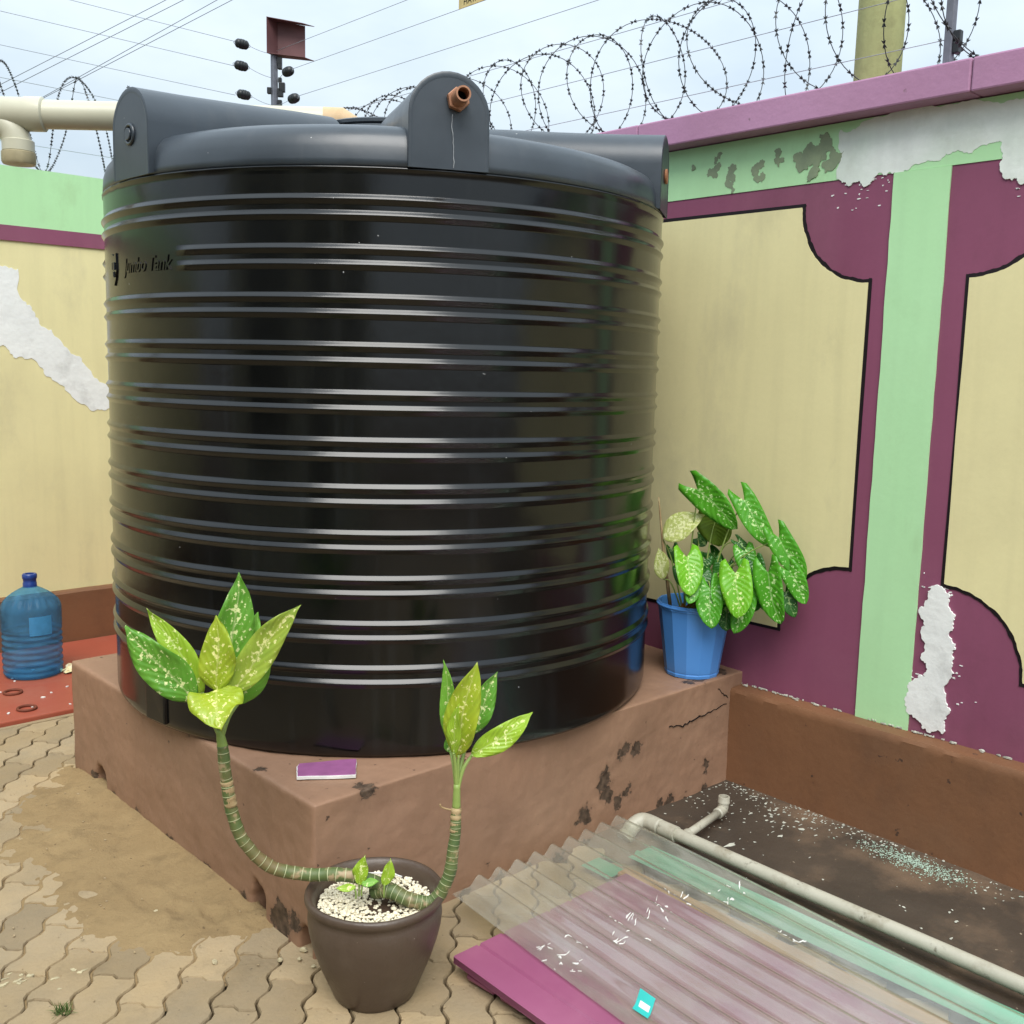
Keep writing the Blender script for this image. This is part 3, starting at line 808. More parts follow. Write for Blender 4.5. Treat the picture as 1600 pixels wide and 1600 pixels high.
fo['label'] = 'pavers of the rest of the yard beyond the near floor'

# concrete strip between plinth and ledge
s = MB()
nx, ny = 24, 60
x0, x1, y0, y1 = 1.03, WL + 0.02, YN, 0.02
for j in range(ny + 1):
    for i in range(nx + 1):
        x = x0 + (x1-x0)*i/nx; y = y1 + (y0-y1)*(j/ny)**1.8
        z = 0.010 + 0.010*mnoise.noise(Vector((x*3, y*3, 1.7))) + 0.004*mnoise.noise(Vector((x*11, y*11, 4)))
        if i == 0: z = -0.02
        s.v.append((x, y, z))
for j in range(ny):
    for i in range(nx):
        a = j*(nx+1) + i
        s.f.append((a, a+nx+1, a+nx+2, a+1))
slab = s.build('concrete_slab', M['slab'], smooth=True)
tag(slab, 'damp dark concrete strip in the corner between plinth and low brown ledge', kind='structure')

# drifted sand beside the plinth
poly = [(0.03, 1.72), (-0.10, 1.66), (-0.28, 1.53), (-0.36, 1.30), (-0.40, 1.05), (-0.42, 0.78), (-0.45, 0.52), (-0.37, 0.37), (-0.22, 0.22), (-0.06, 0.20), (0.03, 0.26)]
def inside(px, py):
    r = False
    for i in range(len(poly)):
        (xa, ya), (xb, yb) = poly[i], poly[i-1]
        if (ya > py) != (yb > py) and px < (xb-xa)*(py-ya)/(yb-ya) + xa: r = not r
    return r
def edge_d(px, py):
    d = 9
    for i in range(len(poly)):
        a, b = Vector(poly[i]), Vector(poly[i-1]); p = Vector((px, py))
        if a.x > 0 and b.x > 0: continue
        u = max(0, min(1, (p-a).dot(b-a)/(b-a).length_squared))
        d = min(d, (p - a - (b-a)*u).length)
    return d if inside(px, py) else -d
s = MB()
nx, ny = 88, 230
for j in range(ny + 1):
    for i in range(nx + 1):
        x = -0.62 + 0.66*i/nx; y = 0.06 + 1.76*j/ny
        e = edge_d(x, y) + 0.09*mnoise.noise(Vector((x*6, y*6, 0))) + 0.06*mnoise.noise(Vector((x*19, y*19, 3))) + 0.03*mnoise.noise(Vector((x*50, y*50, 3)))
        hgt = -0.0105 + 0.020*max(0, min(1, (e + 0.12)/0.30))
        hgt += 0.003*mnoise.noise(Vector((x*16, y*16, 8))) + 0.0015*mnoise.noise(Vector((x*45, y*45, 2)))
        hgt += 0.016*max(0, 1 - max(0, -x)/0.10)*max(0, min(1, e/0.1))
        for (fx, fy, fr) in ((-0.20, 0.55, .05), (-0.16, 0.43, .035), (-0.30, 0.70, .05), (-0.26, 1.02, .06), (-0.10, 0.36, .03)):
            q = sqrt((x-fx)**2 + ((y-fy)*0.6)**2)/fr
            if q < 1.5: hgt -= 0.007*max(0, 1-q) ; hgt += 0.003*max(0, 1-abs(q-1.1)/0.4)
        s.v.append((x, y, hgt))
for j in range(ny):
    for i in range(nx):
        a = j*(nx+1) + i
        s.f.append((a, a+1, a+nx+2, a+nx+1))
sand = s.build('sand', M['sand'], smooth=True)
tag(sand, 'light brown drifted sand covering pavers beside the tank plinth', kind='stuff')

# ------------------------------------------------------------------ right boundary wall
rw = thing('boundary_wall', (W, -0.5, 0), 'plum and cream painted boundary wall with mint pilaster and pink coping, right of the tank', 'wall')
MB().box(W, W + 0.2, YN, LB + 0.2, -0.1, ZC0 - 0.002).build('wall_body', M['purple'], rw)
def xprism(name, mat, ring, x_out, parent, x_in=W + 0.01, **kw):
    """ring of (y, z), proud of the wall face up to x_out (< W)"""
    return MB().prism([(x_in, y, z) for y, z in ring], [(x_out, y, z) for y, z in ring]).build(name, mat, parent, **kw)
xprism('mint_band', M['mint'], [(YN, ZG), (LB, ZG), (LB, ZC0 - 0.004), (YN, ZC0 - 0.004)], W - 0.003, rw)
def wav(y0, z0, y1, z1, n, amp, seed):
    r = random.Random(seed)
    return [(y0 + (y1-y0)*i/n + (r.uniform(-amp, amp) if 0 < i < n else 0), z0 + (z1-z0)*i/n) for i in range(n + 1)]
pil = wav(PY1, HL - 0.02, PY1, ZG - 0.001, 26, 0.0016, 5) + wav(PY2, ZG - 0.001, PY2, HL - 0.02, 26, 0.0016, 6)
xprism('pilaster', M['mint'], pil, W - 0.006, rw)
def panel_ring(ya, yb, z0, z1, r, grow=0.0):
    """rectangle with concave quarter-round corners; grow > 0 enlarges it"""
    out = []
    n = 10
    for (cy, cz, a0) in ((yb, z0, 180), (yb, z1, 270), (ya, z1, 0), (ya, z0, 90)):
        # corner centres at the rectangle's corners; arc runs inside the rectangle
        pts = []
        rr = r - grow
        sy = 1 if cy == ya else -1          # towards the inside
        sz = 1 if cz == z0 else -1
        for i in range(n + 1):
            a = radians(90*i/n)
            pts.append((cy - sy*grow*0 + sy*rr*sin(a), cz + sz*rr*cos(a)))
        if (cy == yb and cz == z0) or (cy == ya and cz == z1):
            pts = pts[::-1]
        # shift straight parts outward
        if grow:
            pts[0 if True else -1] = pts[0]
        out.append((pts, cy, cz, sy, sz))
    ring = []
    for pts, cy, cz, sy, sz in out:
        q = list(pts)
        if grow:
            e0, e1 = q[0], q[-1]
            def ext(e):
                # the end of an arc that sits on a straight side moves outward by grow
                if abs(e[0] - cy) < 1e-6: return (cy - sy*grow, e[1])
                return (e[0], cz - sz*grow)
            q = [ext(e0)] + q + [ext(e1)]
        ring += q
    return ring
for k, (ya, yb) in enumerate(((-0.402, 3.05), (-4.2, -0.735))):
    rg_out = panel_ring(ya, yb, 0.617, 2.100, 0.264, 0.012)
    rw_ = random.Random(50 + k)
    rg_out = [(p.x, p.y) for p in ragged(rg_out, 0.0035, 2, 60 + k)]
    xprism('panel_outline', M['black_line'], rg_out, W - 0.002, rw)
    rg = panel_ring(ya, yb, 0.617, 2.100, 0.264)
    rg = [(p.x, p.y) for p in ragged(rg, 0.0025, 2, 70 + k)]
    xprism('cream_panel', M['cream'], rg, W - 0.005, rw)
# coping blocks butted end to end
ys = [LB + 0.2, 1.9, 0.55, -0.725, -2.1, -3.5, YN]
for a, b in zip(ys[:-1], ys[1:]):
    MB().box(W - 0.083, W + 0.28, b + 0.0012, a - 0.0012, ZC0, ZC1).build('coping_block', M['coping'], rw, bevel=0.006)
# low brown ledge
lm = MB()
n = 120
ringp = lambda y: [(W + 0.02, -0.05), (WL - 0.004, -0.05), (WL, 0.0), (WL + 0.0008*mnoise.noise(Vector((y*4, 1, 1))), 0.18),
                   (WL, HL - 0.03), (WL + 0.0008*mnoise.noise(Vector((y*5, 2, 2))), HL - 0.012), (WL + 0.008 + 0.004*mnoise.noise(Vector((y*14, 5, 2))), HL + 0.002*mnoise.noise(Vector((y*9, 3, 2)))), (W + 0.02, HL + 0.004)]
for i in range(n + 1):
    y = -0.001 + (YN + 0.001)*(i/n)**1.6
    lm.v += [(x, y, z) for x, z in ringp(y)]
for i in range(n):
    for k in range(7):
        a = i*8 + k
        lm.f.append((a, a+1, a+9, a+8))
lm.f.append((0, 1, 2, 3, 4, 5, 6, 7)[::-1])
lm.build('ledge', M['brown'], rw, auto=35)
def patch(name, mat, outline, proud, parent, amp=0.02, seed=1, levels=2):
    q = ragged(outline, amp, levels, seed)
    return xprism(name, mat, [(p.x, p.y) for p in q], W - proud, parent)
patch('filler_patch', M['filler_thin'], PATCH_TOP, 0.0044, rw, 0.016, 3, 4)
patch('filler_patch', M['filler'], PATCH_LOW, 0.0070, rw, 0.018, 4, 4)
fm = MB()
rf = random.Random(12)
for (cy, cz, sp, n_) in ((-0.70, 0.86, 0.03, 10), (-0.665, 0.55, 0.02, 14), (-0.79, 0.6, 0.02, 8), (-0.36, 2.14, 0.05, 22), (-0.57, 0.43, 0.04, 5), (-0.86, 2.09, 0.03, 8), (-0.83, 0.5, .03, 3)):
    for i in range(n_):
        y, z = rf.gauss(cy, sp), rf.gauss(cz, sp*0.8)
        r = blob(y, z, rf.uniform(.0015, .007), rf.uniform(.001, .003), 8, rf.randint(0, 9999))
        fm.prism([(W + 0.002, a, b) for a, b in r], [(W - 0.0016, a, b) for a, b in r])
fm.build('filler_splashes', M['filler'], rw, kind='stuff')
for k, ((y, z), sz) in enumerate(PEEL_TOP):
    q = [(p.x, p.y) for p in ragged(blob(y, z, sz*0.00175, sz*0.0021, 14, 40 + k, 0.6), 0.006, 2, k)]
    xprism('peeled_spot', M['peel'], q, W - 0.0036 - 0.0002*k, rw)
# chalky flakes along the foot of the plum paint
fm = MB()
for i in range(85):
    y = rf.uniform(-1.4, -0.02)
    if rf.random() < 0.35: y = rf.gauss(-0.12, 0.08)
    r = blob(0, 0, rf.uniform(.002, .010), rf.uniform(.001, .003), 7, rf.randint(0, 9999))
    z = HL + 0.0055
    xx = W - abs(rf.gauss(0.004, 0.006)) - .004
    if y > -0.004: continue
    fm.prism([(xx + b, y + a, z) for a, b in r][::-1], [(xx + b, y + a, z + 0.002 + rf.uniform(0, .004)) for a, b in r][::-1])
fm.build('chipped_paint', M['flake'], rw, kind='stuff')

# ------------------------------------------------------------------ back boundary wall
bw = thing('boundary_wall', (0, LB, 0), 'cream boundary wall with mint top band behind the tank at the left', 'wall')
MB().box(-6, W - 0.001, LB, LB + 0.2, -0.1, ZC1 - 0.004).build('wall_body', M['cream'], bw)
MB().box(-6, W - 0.002, LB - 0.004, LB + 0.205, ZG, ZC1).build('mint_band', M['mint'], bw)
MB().box(-6, W - 0.002, LB - 0.008, LB + 0.01, ZP, ZG - 0.0005).build('plum_band', M['purple'], bw)
lm = MB()
for i in range(80):
    x = -6 + (W + 6)*i/79
    dz = 0.004*mnoise.noise(Vector((x*5, 1, 1)))
    lm.v += [(x, LB - 0.045, -0.05), (x, LB - 0.045, 0.285 + dz), (x, LB - 0.035, 0.297 + dz), (x, LB + 0.01, 0.300)]
for i in range(79):
    for k in range(3):
        a = i*4 + k
        lm.f.append((a, a+4, a+5, a+1))
lm.build('skirting', M['brown'], bw, auto=35)
q = ragged(PATCH_BACK, 0.02, 3, 9)
MB().prism([(p.x, LB + 0.01, p.y) for p in q], [(p.x, LB - 0.0022, p.y) for p in q]).build('filler_patch', M['filler'], bw)

# ------------------------------------------------------------------ plinth
PLP = [(x, 0.0, max(z, 0.01), sz*0.0018) for ((x, z), sz) in PEEL_PLINTH]
PLP += [(0.0, y, z, r) for (y, z, r) in ((0.10, 0.06, .03), (0.17, 0.04, .045), (0.36, 0.02, .022), (0.6, 0.005, .03), (0.85, 0.0, .03), (1.1, 0.005, .03), (1.3, .03, .018), (1.47, .03, .022))]
PLP += [(0.165, 0.012, PH, .026), (1.66, 0.05, PH, .035), (1.60, 0.04, PH, .02), (1.80, 0.05, PH, .035), (0.02, 0.30, PH, .016), (0.5, 0.0, PH, .018), (0.0, 0.7, PH, .014)]
PLP += [(0.25 + 0.13*i, 0.0, -0.012, 0.028) for i in range(12)]
M['plinth'] = surf('plinth_paint', (0.315, 0.182, 0.115, 1), (0.255, 0.15, 0.096, 1), vs=1.8, rough=0.55, bump=0.3, bs=38, dirt=(0.36, 0.225, 0.15, 1), ds=2.0, dlo=0.48, dhi=0.8, dfac=0.5, bump2=0.3, speck=((0.07, 0.04, 0.028, 1), 34, 0.70), streak=0.18, stain=((0.16, 0.092, 0.06, 1), 2.4, 0.47, 0.72, 0.40, 0.7), pcol=(0.12, 0.08, 0.055, 1), patches=PLP)
pl = thing('tank_plinth', (0.9, 0.8, 0), 'brown painted masonry plinth with chipped sides carrying the black water tank', 'plinth')
def arch(yc, wd, ht, skew=0.0, seed=0):
    r = random.Random(seed)
    out = []
    for i in range(13):
        a = pi*i/12
        out.append((yc - wd/2*cos(a)*(1 + r.uniform(-.12, .12)) + skew*sin(a), ht*sin(a)**0.6*(1 + r.uniform(-.1, .1))))
    out[0] = (yc - wd/2, -0.06); out[-1] = (yc + wd/2, -0.06)
    return out
LP = 1.6632
ring = [(LP, -0.06), (LP, PH), (0, PH), (0, -0.06)]
holes = arch(0.045, 0.055, 0.075, 0, 5) + arch(0.29, 0.085, 0.095, 0.0, 2) + arch(1.405, 0.10, 0.09, 0, 3)
ring2 = [(0, -0.06)] + holes + [(LP, -0.06), (LP, PH), (0, PH)]
pb = MB()
x_end = W + 0.05
pb.prism([(0, y, z) for y, z in ring2], [(x_end, y, z) for y, z in ring2])
pb.f = [tuple(f[::-1]) for f in pb.f]
po = pb.build('plinth_body', M['plinth'], pl, bevel=0.016, segs=3)
rmd = po.modifiers.new('remesh', 'REMESH'); rmd.mode = 'VOXEL'; rmd.voxel_size = 0.0085; rmd.use_smooth_shade = True
for (nm_, sz_, st_) in (('trowel_waves', 0.16, 0.010), ('trowel_grain', 0.035, 0.0028)):
    tx_ = bpy.data.textures.new(nm_, 'CLOUDS'); tx_.noise_scale = sz_
    dsp = po.modifiers.new(nm_, 'DISPLACE'); dsp.texture = tx_; dsp.strength = st_; dsp.mid_level = 0.5; dsp.texture_coords = 'LOCAL'
rb = random.Random(21)
def crack(pts, name, plane):
    """thin dark crack as a ragged strip on the face y = 0"""
    rr = random.Random(hash(name) % 1000)
    P = [Vector(p) for p in pts]
    top, bot = [], []
    for a, b in zip(P[:-1], P[1:]):
        for i in range(6):
            p = a.lerp(b, i/6)
            j = rr.uniform(-.004, .004)
            w = rr.uniform(.0006, .0018)
            top.append((p.x, p.y + j + w)); bot.append((p.x, p.y + j - w))
    q = top + bot[::-1]
    MB().prism([(a, 0.01, b) for a, b in q], [(a, -0.0036, b) for a, b in q]).build('crack', M['dark'], pl)
crack([(1.44, 0.300), (1.52, 0.285), (1.60, 0.297), (1.70, 0.305), (1.795, 0.318)], 'c1', 0)
crack([(1.72, 0.385), (1.76, 0.35), (1.79, 0.335)], 'c2', 0)

# ------------------------------------------------------------------ water tank
tk = thing('water_tank', (TX, TY, PH), 'large ribbed black plastic water tank standing on the brown plinth', 'water tank')
A0 = radians(-126.217)
def tp(a_deg, r, z):
    a = A0 + radians(a_deg)
    return Vector((TX + r*cos(a), TY + r*sin(a), z))
RIBS = []
for k in range(11):
    zt = 1.9605 - k*0.1277
    RIBS.append((zt, zt - 0.0412, k))
def sstep(a, b, x):
    t = max(0, min(1, (x-a)/(b-a))); return t*t*(3-2*t)
def rib_h(z, adeg):
    h = 0
    for (za, zb, k) in RIBS:
        if abs(z - za) < 0.1:
            amp = 1.0
            if k == 1:      # the ribs stop for the maker's panel
                amp = sstep(-38.5, -36, adeg) if adeg > -60 else 1 - sstep(-76, -73, adeg)
            for c in (za, zb):
                d = z - c
                if 0.0008 < d < 0.0128: h += amp*0.0082*(0.0128 - d)/0.012
                elif -0.0008 <= d <= 0.0008: h += amp*0.0082
                elif -0.0138 < d < -0.0008: h += amp*0.0082*(0.0138 + d)/0.013
    return h
NS = 360
zs = set()
for za_, zb_, k in RIBS:
    for c in (za_, zb_):
        for d in (0.0150, 0.0130, 0.0120, 0.0068, 0.0014, 0.0004, -0.0004, -0.0014, -0.0073, -0.0130, -0.0140, -0.0165):
            zs.add(round(c + d, 5))
z = PH + 0.03
while z < TZ - 0.012:
    if min(min(abs(z-a), abs(z-b)) for a, b, k in RIBS) > 0.0185: zs.add(round(z, 5))
    z += 0.012
zs = sorted(zs)
tb = MB()
prof = [(TR - 0.03, PH), (TR - 0.012, PH + 0.004), (TR - 0.004, PH + 0.014)]
rows = [(r, z_, False) for r, z_ in prof] + [(TR, z_, True) for z_ in zs] + [(TR, TZ - 0.010, False), (TR + 0.003, TZ - 0.006, False), (TR + 0.004, TZ - 0.002, False), (TR - 0.004, TZ, False)]
for (r, z_, ribbed) in rows:
    for k in range(NS):
        ad = -180 + 360*k/NS
        q = r + (rib_h(z_, ad) if ribbed else 0)
        if not ribbed and z_ > TZ - 0.009: q += 0.0015*mnoise.noise(Vector((k*0.35, 0, 0)))
        q += 0.0022*mnoise.noise(Vector((cos(radians(ad))*2.2, sin(radians(ad))*2.2, z_*2.0)))
        tb.v.append(tuple(tp(ad, q, z_)))
for i in range(len(rows) - 1):
    for k in range(NS):
        l = (k+1) % NS
        tb.f.append((i*NS+k, i*NS+l, (i+1)*NS+l, (i+1)*NS+k))
tb.build('tank_body', M['tank'], tk, smooth=True)

# domed top
dome = [(TR - 0.004, TZ), (TR + 0.001, TZ + 0.004), (TR, TZ + 0.02), (TR - 0.003, TZ + 0.05), (TR - 0.012, TZ + 0.078), (TR - 0.03, TZ + 0.100), (TR - 0.055, TZ + 0.113),
        (TR - 0.1, TZ + 0.126), (0.72, 2.197), (0.55, 2.222), (0.40, 2.238), (0.31, 2.246), (0.295, 2.252), (0.288, 2.27), (0.288, 2.30), (0.25, 2.302), (0.0001, 2.303)]
dm = MB()
for (r, z_) in dome:
    for k in range(NS):
        ad = -180 + 360*k/NS
        q = r + 0.003*mnoise.noise(Vector((cos(radians(ad))*2.5, sin(radians(ad))*2.5, z_*3)))*(1 if r > .3 else 0)
        dm.v.append(tuple(tp(ad, q, z_ + (0.004*mnoise.noise(Vector((r*3*cos(radians(ad)), r*3*sin(radians(ad)), 9))) if .35 < r < .85 else 0))))
for i in range(len(dome) - 1):
    for k in range(NS):
        l = (k+1) % NS
        dm.f.append((i*NS+k, i*NS+l, (i+1)*NS+l, (i+1)*NS+k))
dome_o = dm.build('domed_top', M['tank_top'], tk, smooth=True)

# six arched lugs around the rim
def lug(adeg, name='lifting_lug'):
    w2 = 0.109
    secs = []
    for (r, ztop, sc_) in ((TR + 0.0075, 2.278, 0.90), (TR + 0.0095, 2.289, 0.965), (TR + 0.007, 2.294, 1.0), (0.80, 2.301, 1.0), (0.6, 2.314, 1.0), (0.42, 2.328, 1.0), (0.28, 2.336, 0.97)):
        ring = []
        wr = w2*sc_
        zc = ztop - wr
        zb = TZ + 0.001 if r > 0.85 else 2.10
        ring.append((-wr, zb))
        for i in range(17):
            a = pi - pi*i/16
            ring.append((wr*cos(a), zc + wr*sin(a)))
        ring.append((wr, zb))
        secs.append((r, ring))
    m = MB()
    a = A0 + radians(adeg)
    er, et = Vector((cos(a), sin(a), 0)), Vector((-sin(a), cos(a), 0))
    n = len(secs[0][1])
    for r, ring in secs:
        for (t_, z_) in ring:
            p = Vector((TX, TY, 0)) + er*r + et*t_
            m.v.append((p.x, p.y, z_))
    for i in range(len(secs) - 1):
        for k in range(n - 1):
            m.f.append((i*n+k, (i+1)*n+k, (i+1)*n+k+1, i*n+k+1))
    m.f.append(tuple(range(n))[::-1])
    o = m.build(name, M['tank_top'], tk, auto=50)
    return o, er, et
lugs = {}
for ad in (-51, 9, 69, 129, 189, -111):
    lugs[ad] = lug(ad)
def on_lug(ad, t_, z_, out):
    o, er, et = lugs[ad]
    return Vector((TX, TY, 0)) + er*(TR + 0.0095 + out) + et*t_ + Vector((0, 0, z_))
# brass outlet on the front lug
lo, er, et = lugs[9]
c0 = on_lug(9, 0.020, 2.222, 0.0)
axis = (er*1.0 + et*0.02 + Vector((0, 0, 0.03))).normalized()
def hexnut(c, ax, r, l, name, mat, parent, n=6, bevel=0.002):
    u = ax.orthogonal().normalized(); v = ax.cross(u)
    r0 = [c + (u*cos(2*pi*i/n) + v*sin(2*pi*i/n))*r for i in range(n)]
    return MB().prism(r0, [p + ax*l for p in r0]).build(name, mat, parent, bevel=bevel)
def hollow(c, ax, ro, ri, l, name, mat, parent, n=28, depth=None):
    m = MB()
    u = ax.orthogonal().normalized(); v = ax.cross(u)
    depth = depth or l*0.9
    for (r, d) in ((ro, 0), (ro, l*0.25), (ro*0.96, l*0.3), (ro*0.96, l*0.92), (ro*0.93, l), (ri, l), (ri, l - depth)):
        for k in range(n):
            a = 2*pi*k/n
            m.v.append(tuple(c + ax*d + (u*cos(a) + v*sin(a))*r))
    for i in range(6):
        for k in range(n):
            m.f.append((i*n+k, i*n+(k+1) % n, (i+1)*n+(k+1) % n, (i+1)*n+k))
    m.f.append(tuple(range(6*n, 7*n))[::-1])
    return m.build(name, mat, parent, auto=40)
nut = hexnut(c0, axis, 0.031, 0.018, 'hex_nut', M['brass'], lo)
tag(nut, 'brass hex nut on the front lug')
nip = hollow(c0 + axis*0.018, axis, 0.0215, 0.0155, 0.050, 'outlet_nipple', M['brass'], lo)
bore = MB()
u = axis.orthogonal().normalized(); v = axis.cross(u); cc = c0 + axis*0.03
bore.prism([cc + (u*cos(2*pi*i/20) + v*sin(2*pi*i/20))*0.0153 for i in range(20)], [cc + axis*0.002 + (u*cos(2*pi*i/20) + v*sin(2*pi*i/20))*0.0153 for i in range(20)])
bore.build('bore', M['dark'], lo)
# lime streak running down from the outlet
st = MB()
pts = []
rs = random.Random(4)
zz = 2.186
t0 = 0.010
while zz > TZ + 0.002:
    pts.append((t0 + rs.uniform(-.0015, .0015) + 0.003*sin(zz*40), zz)); zz -= 0.008
L_, R_ = [], []
for i, (t_, z_) in enumerate(pts):
    w = 0.0005 + 0.0007*rs.random()
    L_.append(on_lug(9, t_ - w, z_, 0.0003)); R_.append(on_lug(9, t_ + w, z_, 0.0003))
ring = L_ + R_[::-1]
st.prism([p for p in ring], [p + er*0.0008 for p in ring])
st.build('lime_streak', M['lime'], lo)
# blind bosses on the other lugs
for ad in (-51, 69):
    lo2, er2, et2 = lugs[ad]
    c1 = on_lug(ad, 0.0, 2.165, -0.001)
    if ad == -51:
        m = MB(); m.torus(c1 + er2*0.001, 0.026, 0.005, et2, Vector((0, 0, 1)), 28, 8)
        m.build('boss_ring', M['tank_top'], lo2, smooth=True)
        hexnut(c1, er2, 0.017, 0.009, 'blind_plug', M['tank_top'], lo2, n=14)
    else:
        pg = hexnut(c1, er2, 0.024, 0.008, 'blind_plug', M['rust_plug'], lo2, n=18)
# manhole lid
lid = MB()
lid.lathe([(0.20, 2.303), (0.262, 2.306), (0.272, 2.312), (0.272, 2.322), (0.262, 2.327), (0.20, 2.335), (0.10, 2.342), (0.0001, 2.344)], (TX, TY, 0), 72)
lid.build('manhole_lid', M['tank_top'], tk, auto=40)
kb = MB()
p = tp(30, 0.16, 2.33)
kb.box(p.x - 0.03, p.x + 0.03, p.y - 0.025, p.y + 0.025, 2.33, 2.385)
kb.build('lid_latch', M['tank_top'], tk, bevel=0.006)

# maker's panel: emblem and lettering in relief
def bend(m, ac, zc, rr):
    """(x, y, z) -> along the tank, up, outward"""
    m.v = [tuple(tp(ac + math.degrees(x/TR), rr + z, zc + y)) for (x, y, z) in m.v]
    return m
def text_mesh(body, size, depth, shear=0.0, sx=1.0, bold=0.0):
    cu = bpy.data.curves.new('lettering', 'FONT')
    cu.body = body; cu.size = size; cu.extrude = depth/2; cu.shear = shear; cu.offset = bold
    cu.resolution_u = 3
    cu.align_x = 'CENTER'; cu.align_y = 'CENTER'
    ob = bpy.data.objects.new('lettering', cu)
    COL.objects.link(ob)
    bpy.context.view_layer.update()
    me = bpy.data.meshes.new_from_object(ob)
    m = MB()
    m.v = [(v.co.x*sx, v.co.y, v.co.z) for v in me.vertices]
    m.f = [tuple(p.vertices) for p in me.polygons]
    bpy.data.objects.remove(ob); bpy.data.curves.remove(cu); bpy.data.meshes.remove(me)
    return m
for word, ac_ in (('Jumbo', -51.6), ('Tank', -43.5)):
    tm = text_mesh(word, 0.060, 0.003, 0.25, 0.88, 0.0004)
    bend(tm, ac_, 1.800, TR + 0.0016).build('raised_lettering', M['tank'], tk)
sh = [(-0.022, 0.05), (0.0, 0.042), (0.022, 0.05), (0.024, 0.0), (0.016, -0.026), (0.0, -0.045), (-0.016, -0.026), (-0.024, 0.0)]
sm = MB()
sm.prism([(x, y, 0) for x, y in sh], [(x, y, 0.006) for x, y in sh])
for (x, y, w_, h_) in ((-0.008, 0.012, .005, .012), (0.008, 0.012, .005, .012), (0, -0.012, .007, .009)):
    sm.prism([(x-w_, y-h_, .006), (x+w_, y-h_, .006), (x+w_, y+h_, .006), (x-w_, y+h_, .006)], [(x-w_*.8, y-h_*.8, .010), (x+w_*.8, y-h_*.8, .010), (x+w_*.8, y+h_*.8, .010), (x-w_*.8, y+h_*.8, .010)])
bend(sm, -61.0, 1.795, TR - 0.001).build('shield_emblem', M['tank'], tk)
# arched boss low on the side
am = MB()
rg_ = [(-0.055, 0.0)] + [(-0.055*cos(pi*i/14), 0.12 + 0.08*sin(pi*i/14)) for i in range(15)] + [(0.055, 0.0)]
am.prism([(x, y, -0.002) for x, y in rg_], [(x*0.93, y*0.985, 0.010) for x, y in rg_])
bend(am, -47.6, PH + 0.02, TR).build('moulded_boss', M['tank'], tk, bevel=0.003)

# ------------------------------------------------------------------ inlet pipe
pp = thing('inlet_pipe', (-0.16, 1.66, 2.3), 'thick cream plastic inlet pipe with capped downward branch above the left wall', 'pipe')
dirp = Vector((0.848, -0.621, 0.024)).normalized()
pa_ = Vector((-0.162, 1.664, 2.334))
ends = pa_ - dirp*2.2, Vector((0.700, 1.033, 2.361))
MB().tube([pa_ + dirp*0.14, ends[1]], 0.047, 32).build('straight_pipe', M['pvc'], pp, auto=40)
MB().tube([ends[0], pa_ - dirp*0.10], 0.047, 32).build('straight_pipe', M['pvc'], pp, auto=40)
MB().tube([pa_ - dirp*0.14, pa_ - dirp*.135, pa_ + dirp*0.08, pa_ + dirp*0.085, pa_ + dirp*0.14, pa_ + dirp*0.145], [0.050, 0.0535, 0.0535, 0.056, 0.056, 0.050], 32).build('tee_body', M['pvc'], pp, auto=40)
el = bez([pa_ - dirp*0.09 + Vector((0, 0, -0.012)), pa_ - dirp*0.02 + Vector((0, 0, -0.024)), pa_ + dirp*0.035 + Vector((0, 0, -0.055)), pa_ + dirp*0.052 + Vector((0, 0, -0.10)), pa_ + dirp*0.054 + Vector((0, 0, -0.125))], 8)
MB().tube(el, 0.047, 32).build('swept_branch', M['pvc'], pp, smooth=True)
e0 = pa_ + dirp*0.054
MB().tube([e0 + Vector((0, 0, -0.085)), e0 + Vector((0, 0, -0.088)), e0 + Vector((0, 0, -0.122)), e0 + Vector((0, 0, -0.124))], [0.047, 0.051, 0.051, 0.048], 32).build('socket', M['pvc'], pp, auto=40)
cap = MB()
cap.lathe([(0.047, -0.122), (0.054, -0.126), (0.054, -0.156), (0.050, -0.164), (0.0001, -0.168)], (e0.x, e0.y, e0.z), 48, fn=lambda r, z, a: r*(1 + (0.02 if (r > .052 and int(a/(2*pi)*48) % 6 == 0) else 0)))
cap.build('screw_cap', M['pvc_cap'], pp, auto=40)
q0 = ends[1]
MB().tube([q0 - dirp*0.002, q0 + dirp*0.055, q0 + dirp*0.09 + Vector((0, 0, -0.018)), q0 + dirp*0.11 + Vector((0, 0, -0.05))], [0.0475, 0.0475, 0.044, 0.040], 32).build('pipe_end', surf('stained_pvc', (0.60, 0.45, 0.28, 1), (0.52, 0.36, 0.2, 1), vs=20, rough=0.6), pp, auto=50)

# ------------------------------------------------------------------ fence on the walls
def wire(name, pts, r, mat, label, cat, group=None, n=5):
    m = MB(); m.tube(pts, r, n)
    o = m.build(name, mat, None, smooth=True)
    return tag(o, label, cat, group)
XS, YS = 1.955, 3.53
post = thing('fence_post', (XS, YS, ZC1), 'grey corner fence post topped by a maroon sheet-metal box', 'fence post')
MB().box(XS - 0.017, XS + 0.017, YS - 0.015, YS + 0.015, ZC1 - 0.05, 3.338).build('post_tube', M['galv'], post, bevel=0.004)
